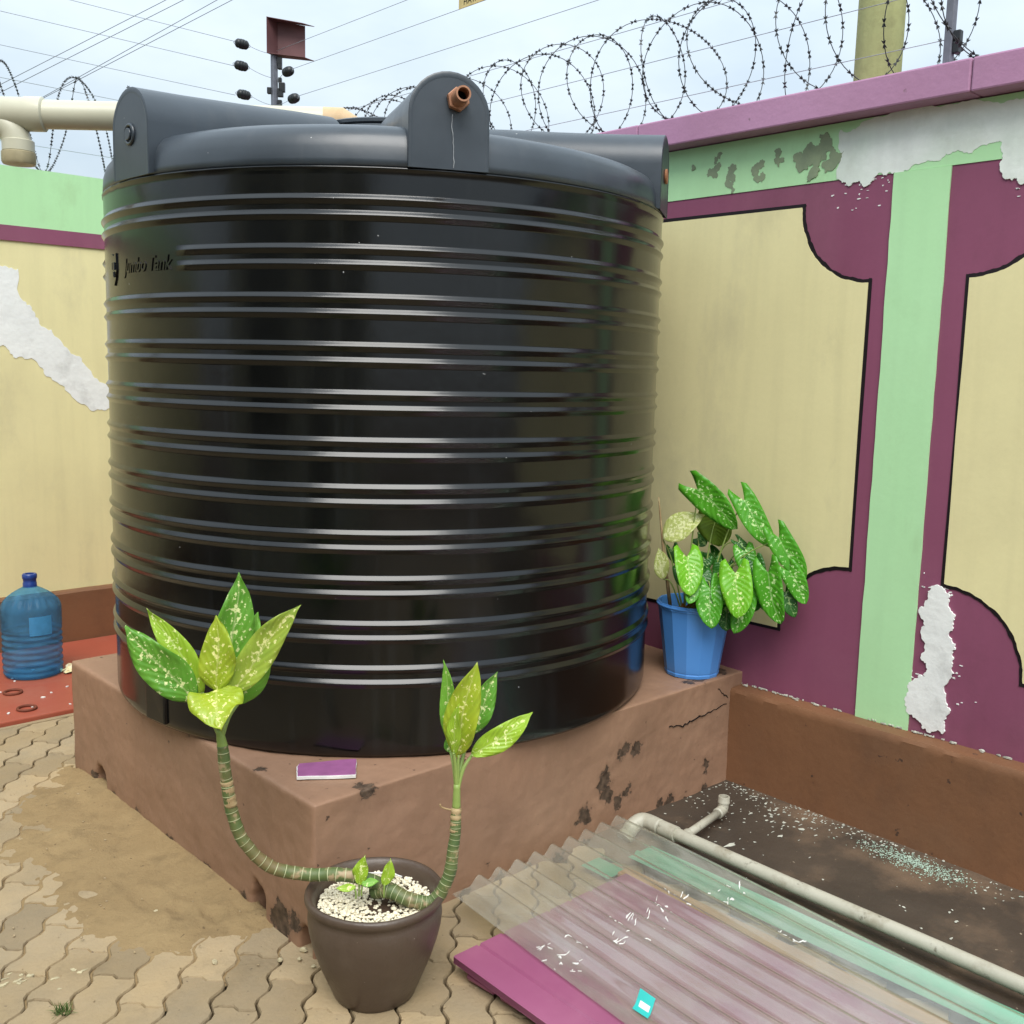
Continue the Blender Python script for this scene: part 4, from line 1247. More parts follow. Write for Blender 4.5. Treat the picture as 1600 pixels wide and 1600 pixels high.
# folded metal box open to the right
rv = Vector((0.745, -0.667, 0)); fv = Vector((0.667, 0.745, 0))
base = Vector((XS, YS, 0)) - rv*0.035 - fv*0.04
def plate(name, pts, th, mat, parent):
    P = [Vector(p) for p in pts]
    nrm = (P[1]-P[0]).cross(P[2]-P[0]).normalized()*th
    return MB().prism([p for p in P], [p + nrm for p in P]).build(name, mat, parent)
za, zb = 3.335, 3.535
d1 = (rv*0.55 + fv*0.83).normalized()        # side plate runs backwards
p1 = base; p2 = base + rv*0.045 + fv*0.09; p3 = p2 + rv*0.165
hb = thing if False else None
pb1 = plate('box_side', [p1 + Vector((0, 0, za)), p2 + Vector((0, 0, za)), p2 + Vector((0, 0, zb + .003)), p1 + Vector((0, 0, zb))], 0.003, M['maroon'], post)
plate('box_back', [p2 + Vector((0, 0, za)), p3 + Vector((0, 0, za - .01)), p3 + Vector((0, 0, zb - .02)), p2 + Vector((0, 0, zb + .003))], 0.003, M['maroon'], post)
plate('box_flange', [p1 + Vector((0, 0, zb)), p2 + Vector((0, 0, zb + .003)), p3 + rv*0.055 + Vector((0, 0, zb - .02)), p3 - fv*0.09 + Vector((0, 0, zb - .03))], 0.003, M['maroon'], post)
plate('box_flange', [p1 + Vector((0, 0, za)), p2 + Vector((0, 0, za)), p3 + rv*0.055 + Vector((0, 0, za - .015)), p3 - fv*0.06 + Vector((0, 0, za - .01))], 0.003, M['maroon'], post)
for (dz, dx, s_) in ((3.30, 0.032, .014), (3.27, 0.034, .012), (3.19, .034, .010), (3.15, 0.045, .018), (3.12, 0.036, .016), (3.13, -0.03, .012), (3.06, .032, .012), (2.9, .032, .012)):
    c = Vector((XS, YS, dz)) + rv*dx
    MB().obox(c, rv*s_, fv*0.014, Vector((0, 0, s_*1.5))).build('strand_bracket', M['ins'], post, bevel=0.003)
def insulator(c, d, label):
    d = Vector(d).normalized(); c = Vector(c)
    t = thing('strain_insulator', c, label, 'insulator', 'egg insulators at the corner post')
    prof = [(-.042, .006), (-.038, .016), (-.030, .024), (-.022, .026), (-.018, .022), (-.012, .027), (-.004, .028), (0, .023), (.004, .028), (.012, .027), (.018, .022), (.022, .026), (.030, .024), (.038, .016), (.042, .006)]
    MB().tube([c + d*x for x, r in prof], [r for x, r in prof], 16).build('ribbed_core', M['ins'], t, smooth=True)
    MB().torus(c - d*0.046, 0.007, 0.0018, d, Vector((0, 0, 1)), 12, 5).build('wire_eye', M['wire'], t, smooth=True)
    MB().torus(c + d*0.046, 0.007, 0.0018, d, Vector((0, 0, 1)), 12, 5).build('wire_eye', M['wire'], t, smooth=True)
words = ('top', 'middle', 'bottom')
for w_, c in zip(words, INSUL_L):
    insulator(c, (1, 0, -0.02), w_ + ' black egg insulator left of the maroon-topped post')
for w_, c in zip(('upper', 'lower'), INSUL_R):
    insulator(c, (0, 1, -0.02), w_ + ' black egg insulator right of the maroon-topped post')
ord6 = ('top', 'second', 'third', 'fourth', 'fifth', 'lowest')
ZW = (3.345, 3.21, 3.05, 2.895, 2.75, 2.592)
def sag(a, b, s_, n=14):
    a, b = Vector(a), Vector(b)
    return [a.lerp(b, i/n) - Vector((0, 0, s_*4*(i/n)*(1 - i/n))) for i in range(n + 1)]
for k, z_ in enumerate(ZW):
    yb_ = (3.50, 3.32, 3.26, 3.5, 3.5, 3.5)[k]
    wire('fence_wire', sag((XS, yb_, z_ + .006), (XS, -0.57, z_ - 0.012), 0.004), 0.0014, M['wire'], ord6[k] + ' electric fence strand above the right wall coping', 'fence wire', 'strands above the right wall')
    wire('fence_wire', sag((1.70 if k < 3 else 1.93, YS, z_ + .008), (-4.5, YS, z_ + .02), 0.006), 0.0014, M['wire'], ord6[k] + ' electric fence strand above the mint back wall', 'fence wire', 'strands above the back wall')
for (a, b, wd) in ((INSUL_L[0], 3.335, 'top left'), (INSUL_L[1], 3.20, 'middle left'), (INSUL_L[2], 3.045, 'bottom left')):
    wire('jumper_wire', sag((a[0] + .05, a[1], a[2]), (XS - .02, YS, b), 0.006, 8), 0.0014, M['wire'], 'short tie wire from the ' + wd + ' egg insulator to the corner post', 'wire')
for (a, b, wd) in ((INSUL_R[0], 3.19, 'upper right'), (INSUL_R[1], 3.045, 'lower right')):
    wire('jumper_wire', sag((a[0], a[1] + .05, a[2]), (XS, YS - .02, b), 0.005, 8), 0.0014, M['wire'], 'short tie wire from the ' + wd + ' egg insulator to the corner post', 'wire')
# intermediate post near the right edge
post2 = thing('fence_post', (XS, -0.57, ZC1), 'slim dark fence post behind the coping at the upper right', 'fence post')
MB().box(XS - 0.022, XS + 0.004, -0.592, -0.566, ZC1 - 0.05, 3.45).build('post_tube', M['galv'], post2, bevel=0.003)
for z_ in ZW:
    MB().obox((XS - 0.006, -0.604, z_ - 0.012), (.012, 0, 0), (0, .011, 0), (0, 0, .018)).build('strand_bracket', M['ins'], post2, bevel=0.003)
MB().box(XS - 0.018, XS + 0.006, -0.612, -0.593, 2.53, 2.575).build('strand_bracket', M['ins'], post2, bevel=0.003)
# treated timber pole beyond the wall
tpole = thing('timber_pole', (2.2, -0.2, 0), 'thick greenish treated timber pole rising behind the right wall', 'pole')
pts = [(2.2 + .003*sin(i), -0.197 - 0.004*i*.2, i*0.35) for i in range(16)]
m = MB(); m.tube(pts, [0.085 - 0.0006*i for i in range(16)], 28)
m.build('pole_trunk', M['wood_pole'], tpole, smooth=True)
MB().box(2.1, 2.3, -.3, -.1, -.02, .0).build('base_collar', M['joint'], tpole)
# warning sign wired to the second strand
sg = thing('warning_sign', (XS, 1.70, 3.30), 'yellow warning sign hanging on the fence strands above the tank', 'sign')
MB().box(XS - 0.004, XS - 0.001, 1.594, 1.824, 3.203, 3.353).build('sign_plate', M['sign'], sg, bevel=0.001)
tm = text_mesh('HATARI', 0.042, 0.001, 0, 1.0)
tm.v = [(XS - 0.0046 - z*0.5, 1.715 - x, 3.228 + y) for (x, y, z) in tm.v]
tm.build('sign_lettering', M['ink'], sg)

# razor wire coils
def razor(axis_pts, radius, pitch, seed, name, label, phase=0.0, twin=False):
    rr = random.Random(seed)
    a, b = Vector(axis_pts[0]), Vector(axis_pts[1])
    L_ = (b - a).length
    d = (b-a).normalized(); side = Vector((0, 0, 1)).cross(d).normalized(); up = Vector((0, 0, 1))
    turns = L_/pitch
    N_ = int(turns*44)
    strands = []
    for hand in ((1, -1) if twin else (1,)):
        pts = []
        sd = seed + (40 if hand < 0 else 0)
        for i in range(N_ + 1):
            u = i/N_
            th = (2*pi*turns*u + phase)*hand + (1.3 if hand < 0 else 0)
            k = turns*u
            j1 = mnoise.noise(Vector((k*0.9, sd, 0))); j2 = mnoise.noise(Vector((k*0.9, sd, 5))); j3 = mnoise.noise(Vector((k*0.5, sd, 9)))
            rad = radius*(1 + 0.12*j1)
            along = L_*u + pitch*0.9*j3 + pitch*0.55*sin(th)*(0.5 + .9*j2)
            c = a + d*along
            pts.append(c + up*(rad*cos(th) + radius*0.06*j2) + side*(rad*0.85*sin(th)))
        strands.append(pts)
    t = thing(name, a, label, 'razor wire')
    bm = MB()
    for pts in strands:
        MB().tube(pts, 0.0016, 6).build('coil_wire', M['razor'], t, smooth=True)
        acc = 0
        for i in range(1, len(pts)):
            seg = (pts[i] - pts[i-1])
            acc += seg.length
            if acc > 0.034:
                acc = 0
                tdir = seg.normalized()
                u = tdir.orthogonal().normalized()
                u = (u*cos(rr.uniform(0, 6.28)) + tdir.cross(u)*sin(rr.uniform(0, 6.28))).normalized()
                c = pts[i]
                for q2 in range(2):
                    v = tdir.cross(u).normalized()
                    bl, bwid = 0.0108, 0.0076
                    for sgn in (-1, 1):
                        A = c + tdir*0.002*sgn
                        q = [A + u*.003, A + tdir*bl*sgn + u*bwid, A + tdir*bl*0.62*sgn, A + tdir*bl*sgn - u*bwid, A - u*.003]
                        bm.prism([x - v*0.0008 for x in q], [x + v*0.0008 for x in q])
                    u = v
    bo = bm.build('barbs', M['razor'], t, kind='stuff')
    return t
razor(((1.96, 3.35, ZC1 + 0.222), (1.96, -1.6, ZC1 + 0.222)), 0.215, 0.30, 11, 'razor_wire', 'coiled razor wire running along the pink coping of the right wall', twin=True)
razor(((1.75, 3.52, ZC1 + 0.255), (-1.5, 3.52, ZC1 + 0.255)), 0.25, 0.34, 23, 'razor_wire', 'coiled razor wire on the mint back wall behind the inlet pipe', phase=1.1, twin=True)
# aerial cables
for k, (a, b) in enumerate(CABLES):
    a, b = Vector(a), Vector(b)
    d = b - a
    wire('aerial_cable', [a - d*1.5, a, b, b + d*2.0], 0.0034, M['cable'], ('lowest', 'second lowest', 'third', 'uppermost')[k] + ' of four thin aerial cables crossing the upper left sky', 'cable', 'aerial cables')

# ------------------------------------------------------------------ red slab with ring handles, bottle, litter
rs_ = thing('floor_cover', (0.1, 2.8, 0), 'red painted concrete cover slab with two rusty rings beside the plinth', 'cover slab')
MB().box(-0.52, 1.2, 2.285, LB - 0.05, -0.04, 0.024).build('slab_top', M['red'], rs_, bevel=0.006)
MB().box(-0.50, 1.2, 2.262, 2.287, -0.04, 0.004).build('mortar_edge', M['paver'], rs_, bevel=0.004)
for k, c in enumerate(RING_PX):
    MB().torus((c[0], c[1], 0.029), 0.036, 0.0065, n=28).build('lifting_ring', M['iron'], rs_, smooth=True)
fm = MB()
for i in range(16):
    x, y = random.uniform(-.1, .5), random.uniform(2.3, 3.0)
    r = blob(x, y, random.uniform(.004, .011), random.uniform(.004, .009), 8, i + 900)
    fm.prism([(a, b, .0245) for a, b in r], [(a, b, .028) for a, b in r])
fl = fm.build('paint_chips', M['white'], None)
tag(fl, 'small white paint chips scattered on the red cover slab', kind='stuff')

bx, by = 0.262, 2.91
bo = thing('water_bottle', (bx, by, 0.024), 'large blue transparent refill water bottle on the red slab', 'bottle')
prof = [(0.0001, 0.018), (0.08, 0.012), (0.105, 0.0), (0.122, 0.004), (0.131, 0.018)]
for i in range(60):
    z_ = 0.022 + 0.30*i/59
    r = 0.1340 - (0.0055*(0.5 + 0.5*cos(2*pi*z_/0.030)) if z_ < 0.235 else 0)
    prof.append((r, z_))
prof += [(0.133, 0.333), (0.128, 0.346), (0.118, 0.362), (0.10, 0.381), (0.078, 0.399), (0.055, 0.414), (0.036, 0.424), (0.030, 0.430)]
def flute(r, z, a):
    if 0.335 < z < 0.418: return r*(1 + 0.030*cos(a*24)*sin(pi*(z - .335)/.083))
    if 0.03 < z < 0.24: return r*(1 + 0.010*cos(a*5 + z*45)*0.6)
    return r
MB().lathe(prof, (bx, by, 0.024), 156, flute).build('bottle_body', M['bottle'], bo, smooth=True)
MB().lathe([(0.0285, 0.424), (0.031, 0.426), (0.031, 0.446), (0.029, 0.449), (0.029, 0.462), (0.0315, 0.466), (0.033, 0.470), (0.033, 0.484), (0.029, 0.489), (0.020, 0.489), (0.019, 0.480), (0.0001, 0.480)], (bx, by, 0.024), 40).build('bottle_neck', M['bottle_cap'], bo, auto=40)
lb = MB()
for i in range(9):
    for z_ in (0.215, 0.305):
        a = radians(-112 + 5.5*i)
        lb.v.append((bx + 0.1345*cos(a), by + 0.1345*sin(a), 0.024 + z_))
for i in range(8):
    lb.f.append((2*i, 2*i+2, 2*i+3, 2*i+1))
lb.build('blue_label', plain('pale_blue_film', (0.06, 0.27, 0.52, 1), 0.3, 0.4), bo, smooth=True)
# crumpled paper beside the bottle
m = MB()
rr = random.Random(9)
n1, n2 = 7, 7
for j in range(n2 + 1):
    for i in range(n1 + 1):
        m.v.append((0.372 + 0.075*i/n1 + rr.uniform(-.01, .01), 2.80 + 0.06*j/n2 + rr.uniform(-.01, .01), 0.028 + 0.032*sin(pi*i/n1)*sin(pi*j/n2) + rr.uniform(0, .014)))
for j in range(n2):
    for i in range(n1):
        a = j*(n1+1) + i
        m.f.append((a, a+1, a+n1+2, a+n1+1))
lt = m.build('crumpled_paper', surf('litter_paper', (0.72, 0.66, 0.50, 1), (0.75, 0.62, 0.25, 1), vs=30, rough=0.7), None)
tag(lt, 'small crumpled white wrapper beside the blue bottle', 'litter')

# purple plaster chip on the plinth
ch = thing('plaster_chip', (0.14, 0.16, PH), 'flat purple-faced plaster chip with white broken edge on the plinth', 'plaster chip')
c = [Vector(p) for p in CHIP]
rg0 = []
rr = random.Random(15)
for a, b in zip(c, c[1:] + c[:1]):
    for i in range(5):
        rg0.append(a.lerp(b, i/5) + Vector((rr.uniform(-.002, .002), rr.uniform(-.002, .002), 0)))
MB().prism([p + Vector((0, 0, 0.0025)) for p in rg0][::-1], [p + Vector((0, 0, 0.010)) for p in rg0][::-1]).build('plaster_backing', M['white'], ch)
cen = sum(rg0, Vector())/len(rg0)
MB().prism([cen + (p - cen)*0.985 + Vector((0.003, 0.003, 0.0101)) for p in rg0][::-1], [cen + (p - cen)*0.97 + Vector((0.003, 0.003, 0.0118)) for p in rg0][::-1]).build('paint_face', M['foil'], ch)

# ------------------------------------------------------------------ leaves
def leaf(base, tip, width, mat, parent, name='leaf', shape='oval', fold=0.22, curl=0.12, facing=None, seed=0, petiole=None, wavy=0.03):
    base, tip = Vector(base), Vector(tip)
    ax = tip - base
    Ln = ax.length
    ax.normalize()
    rr = random.Random(seed)
    view = facing if facing is not None else (Vector((-1.33, -2.14, 1.53)) - base).normalized()
    nrm = (view - ax*view.dot(ax))
    if nrm.length < 0.1: nrm = ax.orthogonal()
    nrm.normalize()
    nrm = (Matrix.Rotation(rr.uniform(-.35, .35)*(0 if facing is not None else 1), 3, ax) @ nrm)
    side = ax.cross(nrm).normalized()
    n, m_ = 18, 8
    mb = MB(); mb.uv = []
    for i in range(n + 1):
        s_ = i/n
        if shape == 'oval':
            w = (sin(pi*min(1, s_**0.80))**0.85) if 0 < s_ < 1 else 0.0
            w = max(w, 0.02)
            if s_ > 0.86: w *= (1 - s_)/0.14*0.55 + 0.45
            lo = 0.0
        else:       # arrowhead
            w = (1 - s_)**0.62*(0.62 + 1.0*s_)*1.0 if s_ > 0.02 else 0.42
            w = max(w, 0.012)
        for j in range(m_ + 1):
            t_ = -1 + 2*j/m_
            notch = 0.0
            s2 = s_
            if shape != 'oval':
                # lobes sweep back past the stalk, sinus in the middle
                back = (1 - s_)**2.2
                s2 = s_ + back*0.26*(1 - abs(t_))**0.8 - back*0.04
            p = base + ax*(Ln*s2) + side*(width*0.5*w*t_)
            z_ = fold*width*0.5*w*abs(t_)**1.2 - curl*Ln*(s_**2) + wavy*width*(sin(s_*8 + t_*2 + seed) + 0.6*sin(s_*15 - t_*3 + seed*2))*abs(t_)**1.5 + 0.05*Ln*sin(s_*3 + seed)*t_*w*0.5
            p = p + side*(0.045*Ln*sin(s_*4.2 + seed*1.7)*s_)
            mb.v.append(tuple(p + nrm*z_))
            mb.uv.append((t_, s_))
    for i in range(n):
        for j in range(m_):
            a = i*(m_+1) + j
            mb.f.append((a, a+1, a+m_+2, a+m_+1))
    o = mb.build(name, mat, parent, smooth=True)
    sd = o.modifiers.new('thick', 'SOLIDIFY'); sd.thickness = 0.0009; sd.offset = 0
    return o

def stalk(pts, rad, parent, name='stem', mat=None, ring=0.021, n=16):
    P = bez(pts, 10)
    m = MB(); m.uv = []
    R_ = [rad[0] + (rad[1]-rad[0])*i/(len(P)-1) for i in range(len(P))]
    L_, k, P2, R2 = 0.0, 0, [], []
    # resample finely so the leaf scars can stand proud
    Q = [P[0]]
    acc = [0.0]
    for a, b in zip(P[:-1], P[1:]):
        steps = max(1, int((b-a).length/0.003))
        for i in range(1, steps + 1):
            q = a.lerp(b, i/steps)
            q = q + Vector((mnoise.noise(q*30), mnoise.noise(q*30 + Vector((5, 0, 0))), mnoise.noise(q*30 + Vector((9, 0, 0)))))*0.0016
            acc.append(acc[-1] + (q - Q[-1]).length); Q.append(q)
    rads = []
    for i, l in enumerate(acc):
        f = (l/ring) % 1.0
        nz_ = mnoise.noise(Vector((l*38, rad[0]*900, 0)))*0.07 + mnoise.noise(Vector((l*120, 3, 0)))*0.04
        rads.append((rad[0] + (rad[1]-rad[0])*l/acc[-1])*(1 + nz_ + (0.055 if f > 0.84 else 0.0)))
    m.tube(Q, rads, n)
    for i, l in enumerate(acc):
        for j in range(n):
            m.uv.append((j/n, l/ring + 0.25*mnoise.noise(Vector((l*25, 1, 1)))))
    return m.build(name, mat or M['stalk'], parent, smooth=True)

# ------------------------------------------------------------------ clay pot with two-stemmed plant
PX, PYY = 0.046, -0.205
pot_t = thing('potted_plant', (PX, PYY, 0), 'two-stemmed spotted-leaf plant sprawling from a dark clay pot before the plinth corner', 'potted plant')
prof = [(0.0001, 0.0), (0.096, 0.0), (0.102, 0.005), (0.108, 0.02), (0.125, 0.06), (0.141, 0.10), (0.153, 0.14), (0.160, 0.175), (0.1625, 0.205), (0.160, 0.226), (0.1575, 0.234),
        (0.160, 0.241), (0.166, 0.247), (0.1685, 0.254), (0.168, 0.261), (0.164, 0.266), (0.158, 0.266), (0.152, 0.260), (0.147, 0.250), (0.143, 0.236), (0.140, 0.21), (0.0001, 0.205)]
def wob(r, z, a): return r*(1 + 0.010*sin(a*2 + z*9) + 0.006*sin(a*5 + 1 + z*20))
pot = MB().lathe(prof, (PX, PYY, 0), 72, wob).build('clay_pot', M['clay'], pot_t, smooth=True)
# grass-like white scratches on the pot
rr = random.Random(5)
pe = MB()
import itertools
def pebble(mb, c, r, rr):
    """squashed octahedron-ish stone"""
    b = len(mb.v)
    rot = Matrix.Rotation(rr.uniform(0, 6.28), 3, 'Z') @ Matrix.Rotation(rr.uniform(-.6, .6), 3, 'X')
    sx, sy, sz = r*rr.uniform(.8, 1.35), r*rr.uniform(.7, 1.1), r*rr.uniform(.55, .85)
    vs = []
    for zz_, q in ((-.8, .5), (0, 1.0), (.8, .55)):
        for k in range(6):
            a = pi*k/3 + rr.uniform(-.2, .2)
            vs.append(Vector((sx*q*cos(a), sy*q*sin(a), sz*zz_)))
    mb.v += [tuple(Vector(c) + rot @ v_) for v_ in vs]
    for i in range(2):
        for k in range(6):
            l = (k+1) % 6
            mb.f.append((b+i*6+k, b+i*6+l, b+(i+1)*6+l, b+(i+1)*6+k))
    mb.f.append(tuple(range(b+12, b+18))); mb.f.append(tuple(range(b, b+6))[::-1])
for i in range(1900):
    rad = 0.137*sqrt(rr.random()); a = rr.uniform(0, 2*pi)
    x, y = PX + rad*cos(a), PYY + rad*sin(a)
    d = sqrt((x - PX - .01)**2 + (y - PYY + .015)**2)
    if d < 0.045 and rr.random() < 0.55: continue
    z_ = 0.229 + rr.uniform(-.006, .007) - 0.012*max(0, 1 - d/0.07)
    pebble(pe, (x, y, z_), rr.uniform(.0030, .0062), rr)
po_ = pe.build('pebbles', M['pebble'], pot_t, smooth=False, kind='stuff')
MB().disc((PX, PYY, 0.224), 0.139, 48).build('soil', M['soil'], pot_t)
# pale label stick lying on the stones
MB().obox((PX + 0.055, PYY + 0.085, 0.252), (0.035, -0.026, 0), (.0015, .002, 0), (0, 0, .0015)).build('twig', M['white'], pot_t)
MB().obox((PX + 0.092, PYY + 0.045, 0.252), (0.006, -0.022, 0), (.002, .0006, 0), (0, 0, .0015)).build('twig', M['white'], pot_t)
stl = stalk(STEM_L, (0.0175, 0.0132), pot_t)
str_ = stalk(STEM_R, (0.0190, 0.0122), pot_t, ring=0.014)
# dry sheaths near the top of each stem
for (p0, p1, r) in ((STEM_L[-3], STEM_L[-2], 0.0146), (STEM_R[-2], STEM_R[-1], 0.0130)):
    a, b = Vector(p0), Vector(p1)
    m = MB(); P = [a.lerp(b, k/14) for k in range(4 if r > .013 else 3, 15)]
    m.tube(P, [r*(1 + 0.10*sin(i*2.1) + rr.uniform(-.05, .05)) for i in range(len(P))], 12)
    m.build('dry_sheath', M['dry'], pot_t, smooth=True)
c = Vector(STEM_R[-1])
MB().tube(bez([c + Vector((0, 0, -0.006)), c + Vector((-.012, .006, -.004)), c + Vector((-.022, .014, -.001)), c + Vector((-.031, .02, .004)), c + Vector((-.034, .021, .012))], 4), [0.003]*4 + [.0025]*12 + [.0012], 6).build('dry_tendril', M['dry'], pot_t, smooth=True)
def neck(pts, r0, r1):
    m = MB(); P = bez(pts, 6)
    m.tube(P, [r0 + (r1-r0)*i/(len(P)-1) for i in range(len(P))], 14)
    return m.build('leaf_sheath', M['petiole'], pot_t, smooth=True)
neck(NECK_L[:2], 0.0128, 0.0085); neck(NECK_R[:2], 0.0105, 0.0080)
nl, nr = Vector(NECK_L[0]).lerp(Vector(NECK_L[1]), 0.5), Vector(NECK_R[0]).lerp(Vector(NECK_R[1]), 0.75)
for k, (a, b, w, col_) in enumerate(DUMB_LEAVES):
    crown = k < 14
    curl = (0.10, 0.05, 0.16, 0.08, 0.1, 0.05, 0.12, 0.30, 0.03, 0.12, .1, .08, .06, .1, .1, .1, .1, .1)[k]
    lf = leaf(a, b, w*1.06, M['leaf_' + col_], pot_t, seed=k*3 + 1, curl=curl, fold=0.30 if k in (1, 5, 8) else 0.20, wavy=0.08,
              facing=Vector((-0.3, -0.45, 0.85)) if k == 7 else None)
    root = (nl if k < 8 else nr) if crown else Vector(a) + Vector((0, 0, -0.03))
    top = Vector(a)
    axl = (Vector(b) - top).normalized()
    P = bez([root, root.lerp(top, 0.45) + Vector((0, 0, 0.014 if crown else 0)), top + axl*0.004], 6)
    m = MB(); m.tube(P, [0.0062 - 0.0028*i/(len(P)-1) if crown else 0.0022 for i in range(len(P))], 10)
    m.build('petiole', M['petiole'], lf, smooth=True)

# ------------------------------------------------------------------ blue bucket with arrow-leaved plant
BX, BY = 1.707, 0.111
bk = thing('potted_plant', (BX, BY, PH), 'speckled arrow-leaved plant in a blue plastic bucket on the plinth by the wall', 'potted plant')
def facet(r, z, a):
    q = (a % (2*pi/14)) - pi/14
    return r*(cos(pi/14)/cos(q))*1.004
b_prof = [(0.0001, 0.004), (0.088, 0.004), (0.092, 0.0), (0.098, 0.002), (0.100, 0.012), (0.0985, 0.016), (0.1005, 0.022)]
for i in range(9): b_prof.append((0.1010 + 0.032*i/8, 0.024 + 0.225*i/8))
b_prof += [(0.1345, 0.252), (0.1375, 0.254), (0.1385, 0.262), (0.1385, 0.270), (0.1365, 0.274), (0.1325, 0.272), (0.130, 0.262), (0.1285, 0.235), (0.126, 0.21)]
bucket = MB().lathe(b_prof, (BX, BY, PH), 112, facet).build('bucket', M['blue_bucket'], bk, auto=20)
MB().torus((BX, BY, PH + 0.264), 0.1365, 0.0045, n=72).build('rolled_rim', M['blue_bucket'], bucket, smooth=True)
sm = MB()
sm.disc((BX, BY, PH + 0.225), 0.127, 48)
sm.build('soil', M['soil'], bk)
root = Vector((BX - 0.015, BY - 0.01, PH + 0.225))
rr = random.Random(77)
cmap = {'green': 'cal_green', 'lime': 'cal_lime', 'deep': 'cal_deep', 'olive': 'cal_olive', 'pale': 'leaf_pale'}
for k, (a, b, w, col_) in enumerate(ARROW_LEAVES):
    shape = 'oval' if col_ == 'pale' else 'arrow'
    lf = leaf(a, b, w*(1.42 if shape == 'arrow' else 1.15), M[cmap[col_]], bk, shape=shape, seed=k*5 + 2, curl=rr.uniform(.05, .18), fold=rr.uniform(.1, .3), wavy=0.02)
    A, B_ = Vector(a), Vector(b)
    att = A.lerp(B_, 0.24) if shape == 'arrow' else A
    r0 = root + Vector((rr.uniform(-.045, .03), rr.uniform(-.04, .04), 0))
    mid = r0.lerp(att, 0.6) + Vector((0, 0, 0.03 + 0.05*rr.random()))
    if mid.x > 1.83: mid.x = 1.83
    P = bez([r0, mid, att + Vector((0.003, 0.003, 0))], 7)
    m = MB(); m.tube(P, [0.0035 - 0.0018*i/(len(P)-1) for i in range(len(P))], 7)
    m.build('petiole', M['petiole'], lf, smooth=True)
m = MB(); P = bez(STAKE, 5); m.tube([Vector((1.645, 0.17, PH + .22))] + P, [0.007] + [0.006 - .004*i/(len(P)-1) for i in range(len(P))], 8)
m.build('dry_stalk', M['dry'], bk, smooth=True)
for k, (dx, dy, dz) in enumerate(((-.07, .03, .27), (-.055, -.02, .29), (-.06, .0, .24))):
    leaf((BX - .05, BY + .01, PH + .23), (BX + dx, BY + dy - .03, PH + dz), 0.025, M['dead'], bk, name='dead_leaf', seed=k + 60, curl=.2)

# ------------------------------------------------------------------ roofing sheets and pipe on the ground
def sheet(name, profile, ya, yb, mat, parent, th=0.0012, skew=0.0, ny=2, x_of=None, kind=None, zf=None, auto=40):
    """profile: list of (x, z) across; runs from ya (far end) to yb (near end)"""
    m = MB()
    n = len(profile)
    for side in (1, 0):
        for j in range(ny + 1):
            u = j/ny
            y = ya + (yb-ya)*u
            for (x, z) in profile:
                xx = x_of(x, y) if x_of else x
                dz = zf(xx, y) if zf else 0
                m.v.append((xx + skew*(y - ya), y, z + dz - (0 if side else th)))
    o = n*(ny+1)
    for j in range(ny):
        for i in range(n - 1):
            a = j*n + i
            m.f.append((a, a+n, a+n+1, a+1))
            m.f.append((o+a, o+a+1, o+a+n+1, o+a+n))
    for i in range(n - 1):
        m.f.append((i, i+1, o+i+1, o+i)); e = ny*n
        m.f.append((e+i, o+e+i, o+e+i+1, e+i+1))
    for j in range(ny):
        a = j*n
        m.f.append((a, o+a, o+a+n, a+n)); a += n - 1
        m.f.append((a, a+n, o+a+n, o+a))
    return m.build(name, mat, parent, auto=auto)

def trap(x0, x1, z, pitch=0.30, h_=0.006):
    pts = [(x0 + 0.006, z - 0.020), (x0, z - 0.018), (x0, z - 0.002), (x0 + 0.004, z)]
    x = x0 + 0.085
    while x < x1 - 0.05:
        pts += [(x - 0.007, z), (x - 0.002, z - h_), (x + 0.002, z - h_), (x + 0.007, z)]
        x += 0.085
    pts += [(x1, z)]
    return pts
YE = -2.6
mg2 = thing('roofing_sheet', (0.55, -1.2, 0), 'lower magenta metal roofing sheet whose curled edge peeps out at the left', 'roofing sheet')
sheet('sheet_body', trap(0.292, 0.90, 0.034), -0.36, YE, M['magenta'], mg2, skew=0.012)
for (ya, yb, xa, xb) in ((-0.335, -0.435, 0.244, 0.250), (-0.452, -0.56, 0.250, 0.256)):
    m = MB(); P = [Vector((xa, ya, 0.018)), Vector((xa - .004, ya - .008, .019)), Vector((xb - .004, yb + .008, .019)), Vector((xb, yb, 0.018))]
    m.tube(P, [0.004, 0.0105, 0.0105, 0.004], 10)
    m.v = [(x, y, z if z < .019 else .019 + (z - .019)*1.1) for x, y, z in m.v]
    m.build('curled_edge', M['magenta'], mg2, smooth=True)
    MB().box(xa + .002, 0.294, yb + .006, min(ya - .006, -0.362), 0.0165, 0.0182).build('edge_tab', M['magenta'], mg2)
mg1 = thing('roofing_sheet', (0.55, -1.2, 0.03), 'upper magenta metal roofing sheet lying under the translucent corrugated sheet', 'roofing sheet')
sheet('sheet_body', trap(0.224, 0.885, 0.058), -0.295, YE, M['magenta'], mg1, skew=0.035)
gs = thing('roofing_sheet', (1.05, -1.3, 0.02), 'narrow green metal sheet beneath the right edge of the corrugated sheet', 'roofing sheet')
sheet('sheet_body', [(1.02, 0.026), (1.05, 0.026), (1.055, 0.034), (1.065, 0.034), (1.07, 0.026), (1.135, 0.026)], -0.19, YE, M['green_sheet'], gs)
gs2 = MB().box(0.875, 0.955, -0.235, -0.125, 0.018, 0.021).build('sheet_offcut', M['green_sheet'], None, bevel=0.001)
tag(gs2, 'small green metal offcut under the far end of the corrugated sheet', 'offcut')
bt = MB().box(0.905, 0.955, -1.9, -0.245, 0.012, 0.036).build('timber_batten', M['batten'], None, bevel=0.003)
tag(bt, 'thin orange-brown timber batten showing through the corrugated sheet', 'batten')

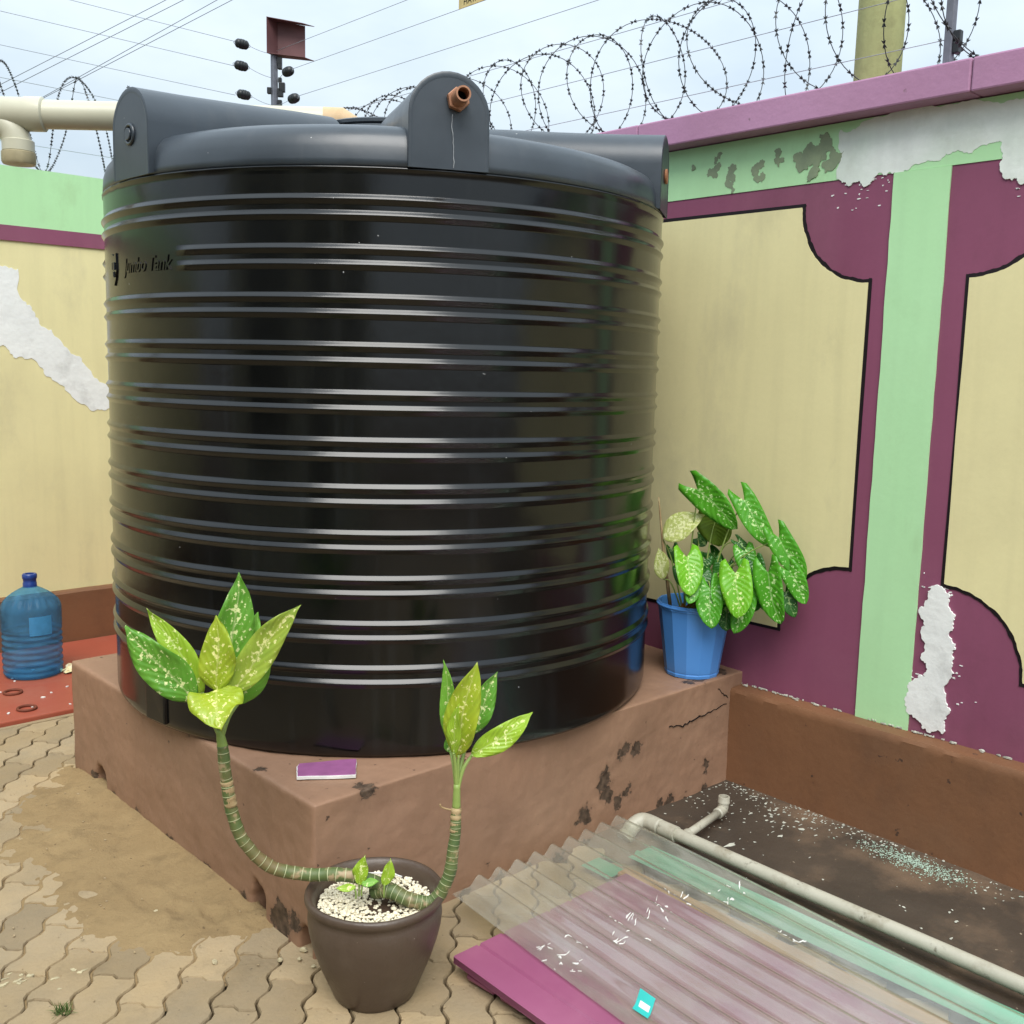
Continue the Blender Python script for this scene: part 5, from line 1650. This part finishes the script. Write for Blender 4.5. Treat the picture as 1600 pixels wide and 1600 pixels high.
cs = thing('roofing_sheet', (0.76, -1.3, 0.06), 'translucent milky corrugated roofing sheet lying on the ground by the pot', 'roofing sheet')
cp = [(0.0, 0.0), (0.03, 0.0), (0.055, 0.001)]
npit = 9
for i in range(npit*14 + 1):
    s_ = i/14
    cp.append((0.06 + 0.0745*s_, 0.0130*(1 - cos(2*pi*s_))))
WSH = cp[-1][0]
XL = lambda y: 0.402 + 0.095*(y + 0.07)*1.0
XR = lambda y: 1.128 + 0.052*(y + 0.10)
def x_of(x, y): return XL(y) + (XR(y) - XL(y))*x/WSH
def zf(x, y): return 0.0690 + 0.004*sin(y*3.1 + x*2) + 0.003*sin(x*7 + y) + (0.010*max(0, 1 - (x - .3)/.25) if x < .55 and y > -.25 else 0)*0
csb = sheet('sheet_body', cp, -0.075, YE, M['fibreglass'], cs, x_of=x_of, zf=zf, ny=40, th=0.0015, auto=60)
# white scuffs on the sheet
sf = MB()
rr = random.Random(31)
def zsheet(x, y):
    u = (x - XL(y))/(XR(y)-XL(y))*WSH
    zz_ = 0.0
    if u > .06: zz_ = 0.0130*(1 - cos(2*pi*(u - .06)/0.0745))
    return zz_ + zf(x, y)
for (cx, cy) in SCUFF:
    for k in range(rr.randint(1, 4)):
        x, y = cx + rr.gauss(0, .016), cy + rr.gauss(0, .016)
        a = rr.uniform(0, 3.14); l_ = rr.uniform(.0015, .007); w_ = l_*rr.uniform(.15, .5)
        q = [(x + p[0]*cos(a) - p[1]*sin(a), y + p[0]*sin(a) + p[1]*cos(a)) for p in blob(0, 0, l_, w_, 9, rr.randint(0, 99999), .6)]
        sf.prism([(p[0], p[1], zsheet(*p) + .0004) for p in q], [(p[0], p[1], zsheet(*p) + .0018) for p in q])
    for k in range(rr.randint(0, 2)):
        a = rr.uniform(-1.0, 0.6); ln = rr.uniform(.008, .034); x, y = cx + rr.gauss(0, .013), cy + rr.gauss(0, .013)
        L_, R_ = [], []
        for i in range(9):
            w = rr.uniform(.0003, .0017)*(1 if 0 < i < 8 else .3)
            L_.append((x - w*sin(a), y + w*cos(a))); R_.append((x + w*sin(a), y - w*cos(a)))
            x += cos(a)*ln/8; y += sin(a)*ln/8; a += rr.gauss(0, .3)
        q = L_ + R_[::-1]
        sf.prism([(p[0], p[1], zsheet(*p) + .0004) for p in q], [(p[0], p[1], zsheet(*p) + .0014) for p in q])
sf.build('white_scuffs', M['white'], cs, kind='stuff')
stk_c = [Vector((p[0], p[1], 0)) for p in STICKER]
m = MB()
n = 10
for j in range(n + 1):
    for i in range(n + 1):
        p = stk_c[0].lerp(stk_c[1], i/n).lerp(stk_c[3].lerp(stk_c[2], i/n), j/n)
        m.v.append((p.x, p.y, zsheet(p.x, p.y) + 0.0016))
for j in range(n):
    for i in range(n):
        a = j*(n+1) + i
        m.f.append((a, a+1, a+n+2, a+n+1)[::-1])
stk = m.build('sticker', M['teal'], cs, smooth=True)
ca, cb = (stk_c[0] + stk_c[1])/2, (stk_c[3] + stk_c[2])/2
sd_ = (stk_c[1] - stk_c[0])
def smark(u0, u1, v0, v1, dz, mat, name):
    m = MB()
    for (u_, v_) in [(u0 + (u1-u0)*i/6, v0) for i in range(7)] + [(u1 - (u1-u0)*i/6, v1) for i in range(7)]:
        p = stk_c[0].lerp(stk_c[1], v_).lerp(stk_c[3].lerp(stk_c[2], v_), u_)
        m.v.append((p.x, p.y, zsheet(p.x, p.y) + dz))
    nn = len(m.v)
    m.f = [(i, i+1, nn-2-i, nn-1-i) for i in range(6)]
    return m.build(name, mat, stk)
smark(0.22, 0.86, 0.36, 0.62, 0.0021, M['white'], 'printed_bar')
smark(0.40, 0.84, 0.40, 0.57, 0.0025, M['sticker_blue'], 'printed_bar')

# old white pvc pipe with tee and elbow
op = thing('pvc_pipe', (1.19, -1.0, 0), 'old white plastic pipe lying along the edge of the corrugated sheet', 'pipe')
zp = 0.062
pst, pen = Vector((1.200, -0.125, zp)), Vector((1.188, -2.6, zp - 0.004))
MB().tube([pst.lerp(pen, i/20) + Vector((0.002*sin(i), 0, 0)) for i in range(21)], 0.0205, 20).build('long_pipe', M['pvc_white'], op, smooth=True)
el = bez([pst + Vector((0, -0.045, 0)), pst + Vector((0, 0.005, 0.001)), pst + Vector((-0.012, 0.028, 0.0)), pst + Vector((-0.04, 0.036, -0.012)), pst + Vector((-0.066, 0.036, -0.030))], 7)
MB().tube(el, 0.0255, 20).build('elbow', M['pvc_white'], op, smooth=True)
MB().tube([el[-1], el[-1] + (el[-1]-el[-2]).normalized()*0.006, el[-1] + (el[-1]-el[-2]).normalized()*0.022], [0.0255, 0.0275, 0.0275], 20).build('elbow_collar', M['pvc_white'], op, auto=40)
MB().tube([pst.lerp(pen, 0.020), pst.lerp(pen, 0.0205), pst.lerp(pen, 0.045), pst.lerp(pen, 0.0455)], [.021, .025, .025, .021], 20).build('coupling', M['pvc_white'], op, auto=40)
t0 = pst.lerp(pen, 0.056)
t1 = Vector((1.475, -0.205, 0.045))
MB().tube([t0, t1], 0.0135, 16).build('branch_pipe', M['pvc_white'], op, smooth=True)
MB().tube([t0 + (t1-t0)*0.05, t0 + (t1-t0)*0.055, t0 + (t1-t0)*0.13, t0 + (t1-t0)*0.135], [.013, .018, .018, .013], 16).build('branch_socket', M['pvc_white'], op, auto=40)
el2 = bez([t1 - (t1-t0)*0.05, t1 + (t1-t0)*0.03, t1 + (t1-t0)*0.10 + Vector((0, 0, .006)), t1 + (t1-t0)*0.12 + Vector((0, 0, .03))], 6)
e2 = MB().tube(el2, 0.0185, 18).build('branch_elbow', M['pvc_white'], op, smooth=True)
hollow(el2[-1] - Vector((0, 0, .004)), Vector((0.05, 0, 1)).normalized(), 0.0205, 0.0145, 0.022, 'open_socket', M['pvc_white'], op)

# ------------------------------------------------------------------ paint flakes and debris on the slab
def zslab(x, y): return 0.010 + 0.010*mnoise.noise(Vector((x*3, y*3, 1.7))) + 0.004*mnoise.noise(Vector((x*11, y*11, 4)))
fm, gm = MB(), MB()
rr = random.Random(8)
def flake(mb, x, y, s_):
    if not (1.24 < x < 1.795 and y < -0.01): return
    r = blob(x, y, s_*rr.uniform(.5, 1.5), s_*rr.uniform(.4, 1.0), 7, rr.randint(0, 99999), .5)
    z_ = zslab(x, y) + 0.0015
    dz = [rr.uniform(0, s_*.15) for _ in r]
    mb.prism([(a, b, z_) for a, b in r], [(a, b, z_ + .0006 + d) for (a, b), d in zip(r, dz)])
for i in range(230):                       # band along the ledge foot
    y = -abs(rr.gauss(0.0, 0.62)); x = WL - abs(rr.gauss(0, 0.05)) - .004
    flake(fm, x, y, rr.uniform(.0015, .0055))
for i in range(90):
    flake(fm, rr.uniform(1.30, 1.78), -abs(rr.gauss(.12, .16)), rr.uniform(.0015, .005))
for i in range(34):
    flake(fm, rr.gauss(1.70, .06), rr.gauss(-.36, .10), rr.uniform(.003, .009))
for i in range(40):
    flake(fm, rr.uniform(1.3, 1.78), rr.uniform(-1.5, -.2), rr.uniform(.002, .006))
flake(fm, 1.36, -0.33, 0.016)
fo = fm.build('paint_flakes', M['flake'], None)
tag(fo, 'white paint flakes scattered over the damp concrete strip below the ledge', kind='stuff')
for i in range(1100):
    u = rr.random()
    flake(gm, 1.735 + rr.gauss(0, .022) - .03*abs(rr.gauss(0, 1)), -0.78 + rr.gauss(0, .085), rr.uniform(.0008, .0030))
go = gm.build('mint_paint_dust', M['mint_flake'], None)
tag(go, 'patch of pale mint paint dust on the concrete strip near the ledge', kind='stuff')

# scattered grit and pale crumbs on the pavers
gm = MB()
for i in range(150):
    x, y = rr.uniform(-0.75, 0.5), rr.uniform(-0.7, 1.7)
    if x > -0.01 and y > -0.01: continue
    pebble(gm, (x, y, 0.003 + (0.008 if inside(x, y) else 0)), rr.uniform(.0015, .0045), rr)
gr = gm.build('grit', M['paver'], None)
tag(gr, 'small stones and grit strewn over the pavers and sand', kind='stuff')
gm = MB()
for (x, y, n_) in ((-0.60, 0.39, 8), (-0.50, 0.34, 6)):
    for i in range(n_):
        q = blob(x + rr.gauss(0, .02), y + rr.gauss(0, .02), rr.uniform(.004, .014), rr.uniform(.002, .006), 12, rr.randint(0, 9999), .5)
        gm.prism([(a, b, -0.001) for a, b in q], [(a, b, .0022 + .0003*i) for a, b in q])
for (x, y) in ((0.0, 0.05), (-0.03, 0.02), (-.07, .05), (-0.02, -0.03), (-.2, .15), (-.21, .48)):
    pebble(gm, (x, y, .005), rr.uniform(.005, .010), rr)
sp = gm.build('filler_droppings', M['smear'], None)
tag(sp, 'pale dried filler smears and crumbs on the near pavers', kind='stuff')

# little grass tuft in a joint
gt = MB()
gx, gy = -0.565, 0.195
for i in range(60):
    a = rr.uniform(0, 6.28); ln = rr.uniform(.015, .05); lean = rr.uniform(.2, 1.1)
    b0 = Vector((gx + rr.gauss(0, .008), gy + rr.gauss(0, .008), -.004))
    d = Vector((cos(a)*sin(lean), sin(a)*sin(lean), cos(lean)))
    sd_ = d.cross(Vector((0, 0, 1))).normalized()*rr.uniform(.0008, .0016)
    mid, tipp = b0 + d*ln*.55, b0 + d*ln + Vector((0, 0, -ln*.25*lean))
    b = len(gt.v)
    gt.v += [tuple(b0 - sd_), tuple(b0 + sd_), tuple(mid + sd_*.8), tuple(mid - sd_*.8), tuple(tipp)]
    gt.f += [(b, b+1, b+2, b+3), (b+3, b+2, b+4)]
gto = gt.build('grass_tuft', M['grass'], None)
tag(gto, 'tiny green grass tuft growing in a paver joint at lower left', 'grass tuft')

# ------------------------------------------------------------------ the house across the yard (seen only as reflections in the tank)
hs = thing('house', (-5.2, -1.3, 0), 'single-storey house across the yard, seen only mirrored in the tank', 'house')
hx = -3.5
MB().box(hx - 5, hx, -3.8, 1.1, -0.1, 3.3).build('wall', M['house_wall'], hs)
rf_ = MB(); rf_.prism([(hx + 0.55, -4.3, 3.2), (hx + 0.55, -4.3, 3.28), (hx - 2.5, -4.3, 4.2), (hx - 5.5, -4.3, 3.28), (hx - 5.5, -4.3, 3.2)], [(hx + 0.55, 1.6, 3.2), (hx + 0.55, 1.6, 3.28), (hx - 2.5, 1.6, 4.2), (hx - 5.5, 1.6, 3.28), (hx - 5.5, 1.6, 3.2)])
rf_.build('roof', M['house_roof'], hs)
for (ya, yb, za_, zb_) in ((-3.4, -2.5, 0.9, 2.6), (-2.1, -1.2, 0.02, 2.5), (-0.7, 0.6, 0.8, 2.6)):
    wn = MB().box(hx - 0.02, hx + 0.012, ya, yb, za_, zb_).build('window' if za_ > .1 else 'door', M['house_dark'], hs)
    fr = MB()
    for k in range(4):
        y = ya + (yb-ya)*k/3
        fr.box(hx + 0.004, hx + 0.03, y - 0.025, y + 0.025, za_, zb_)
    fr.build('frame', M['house_wall'], wn)
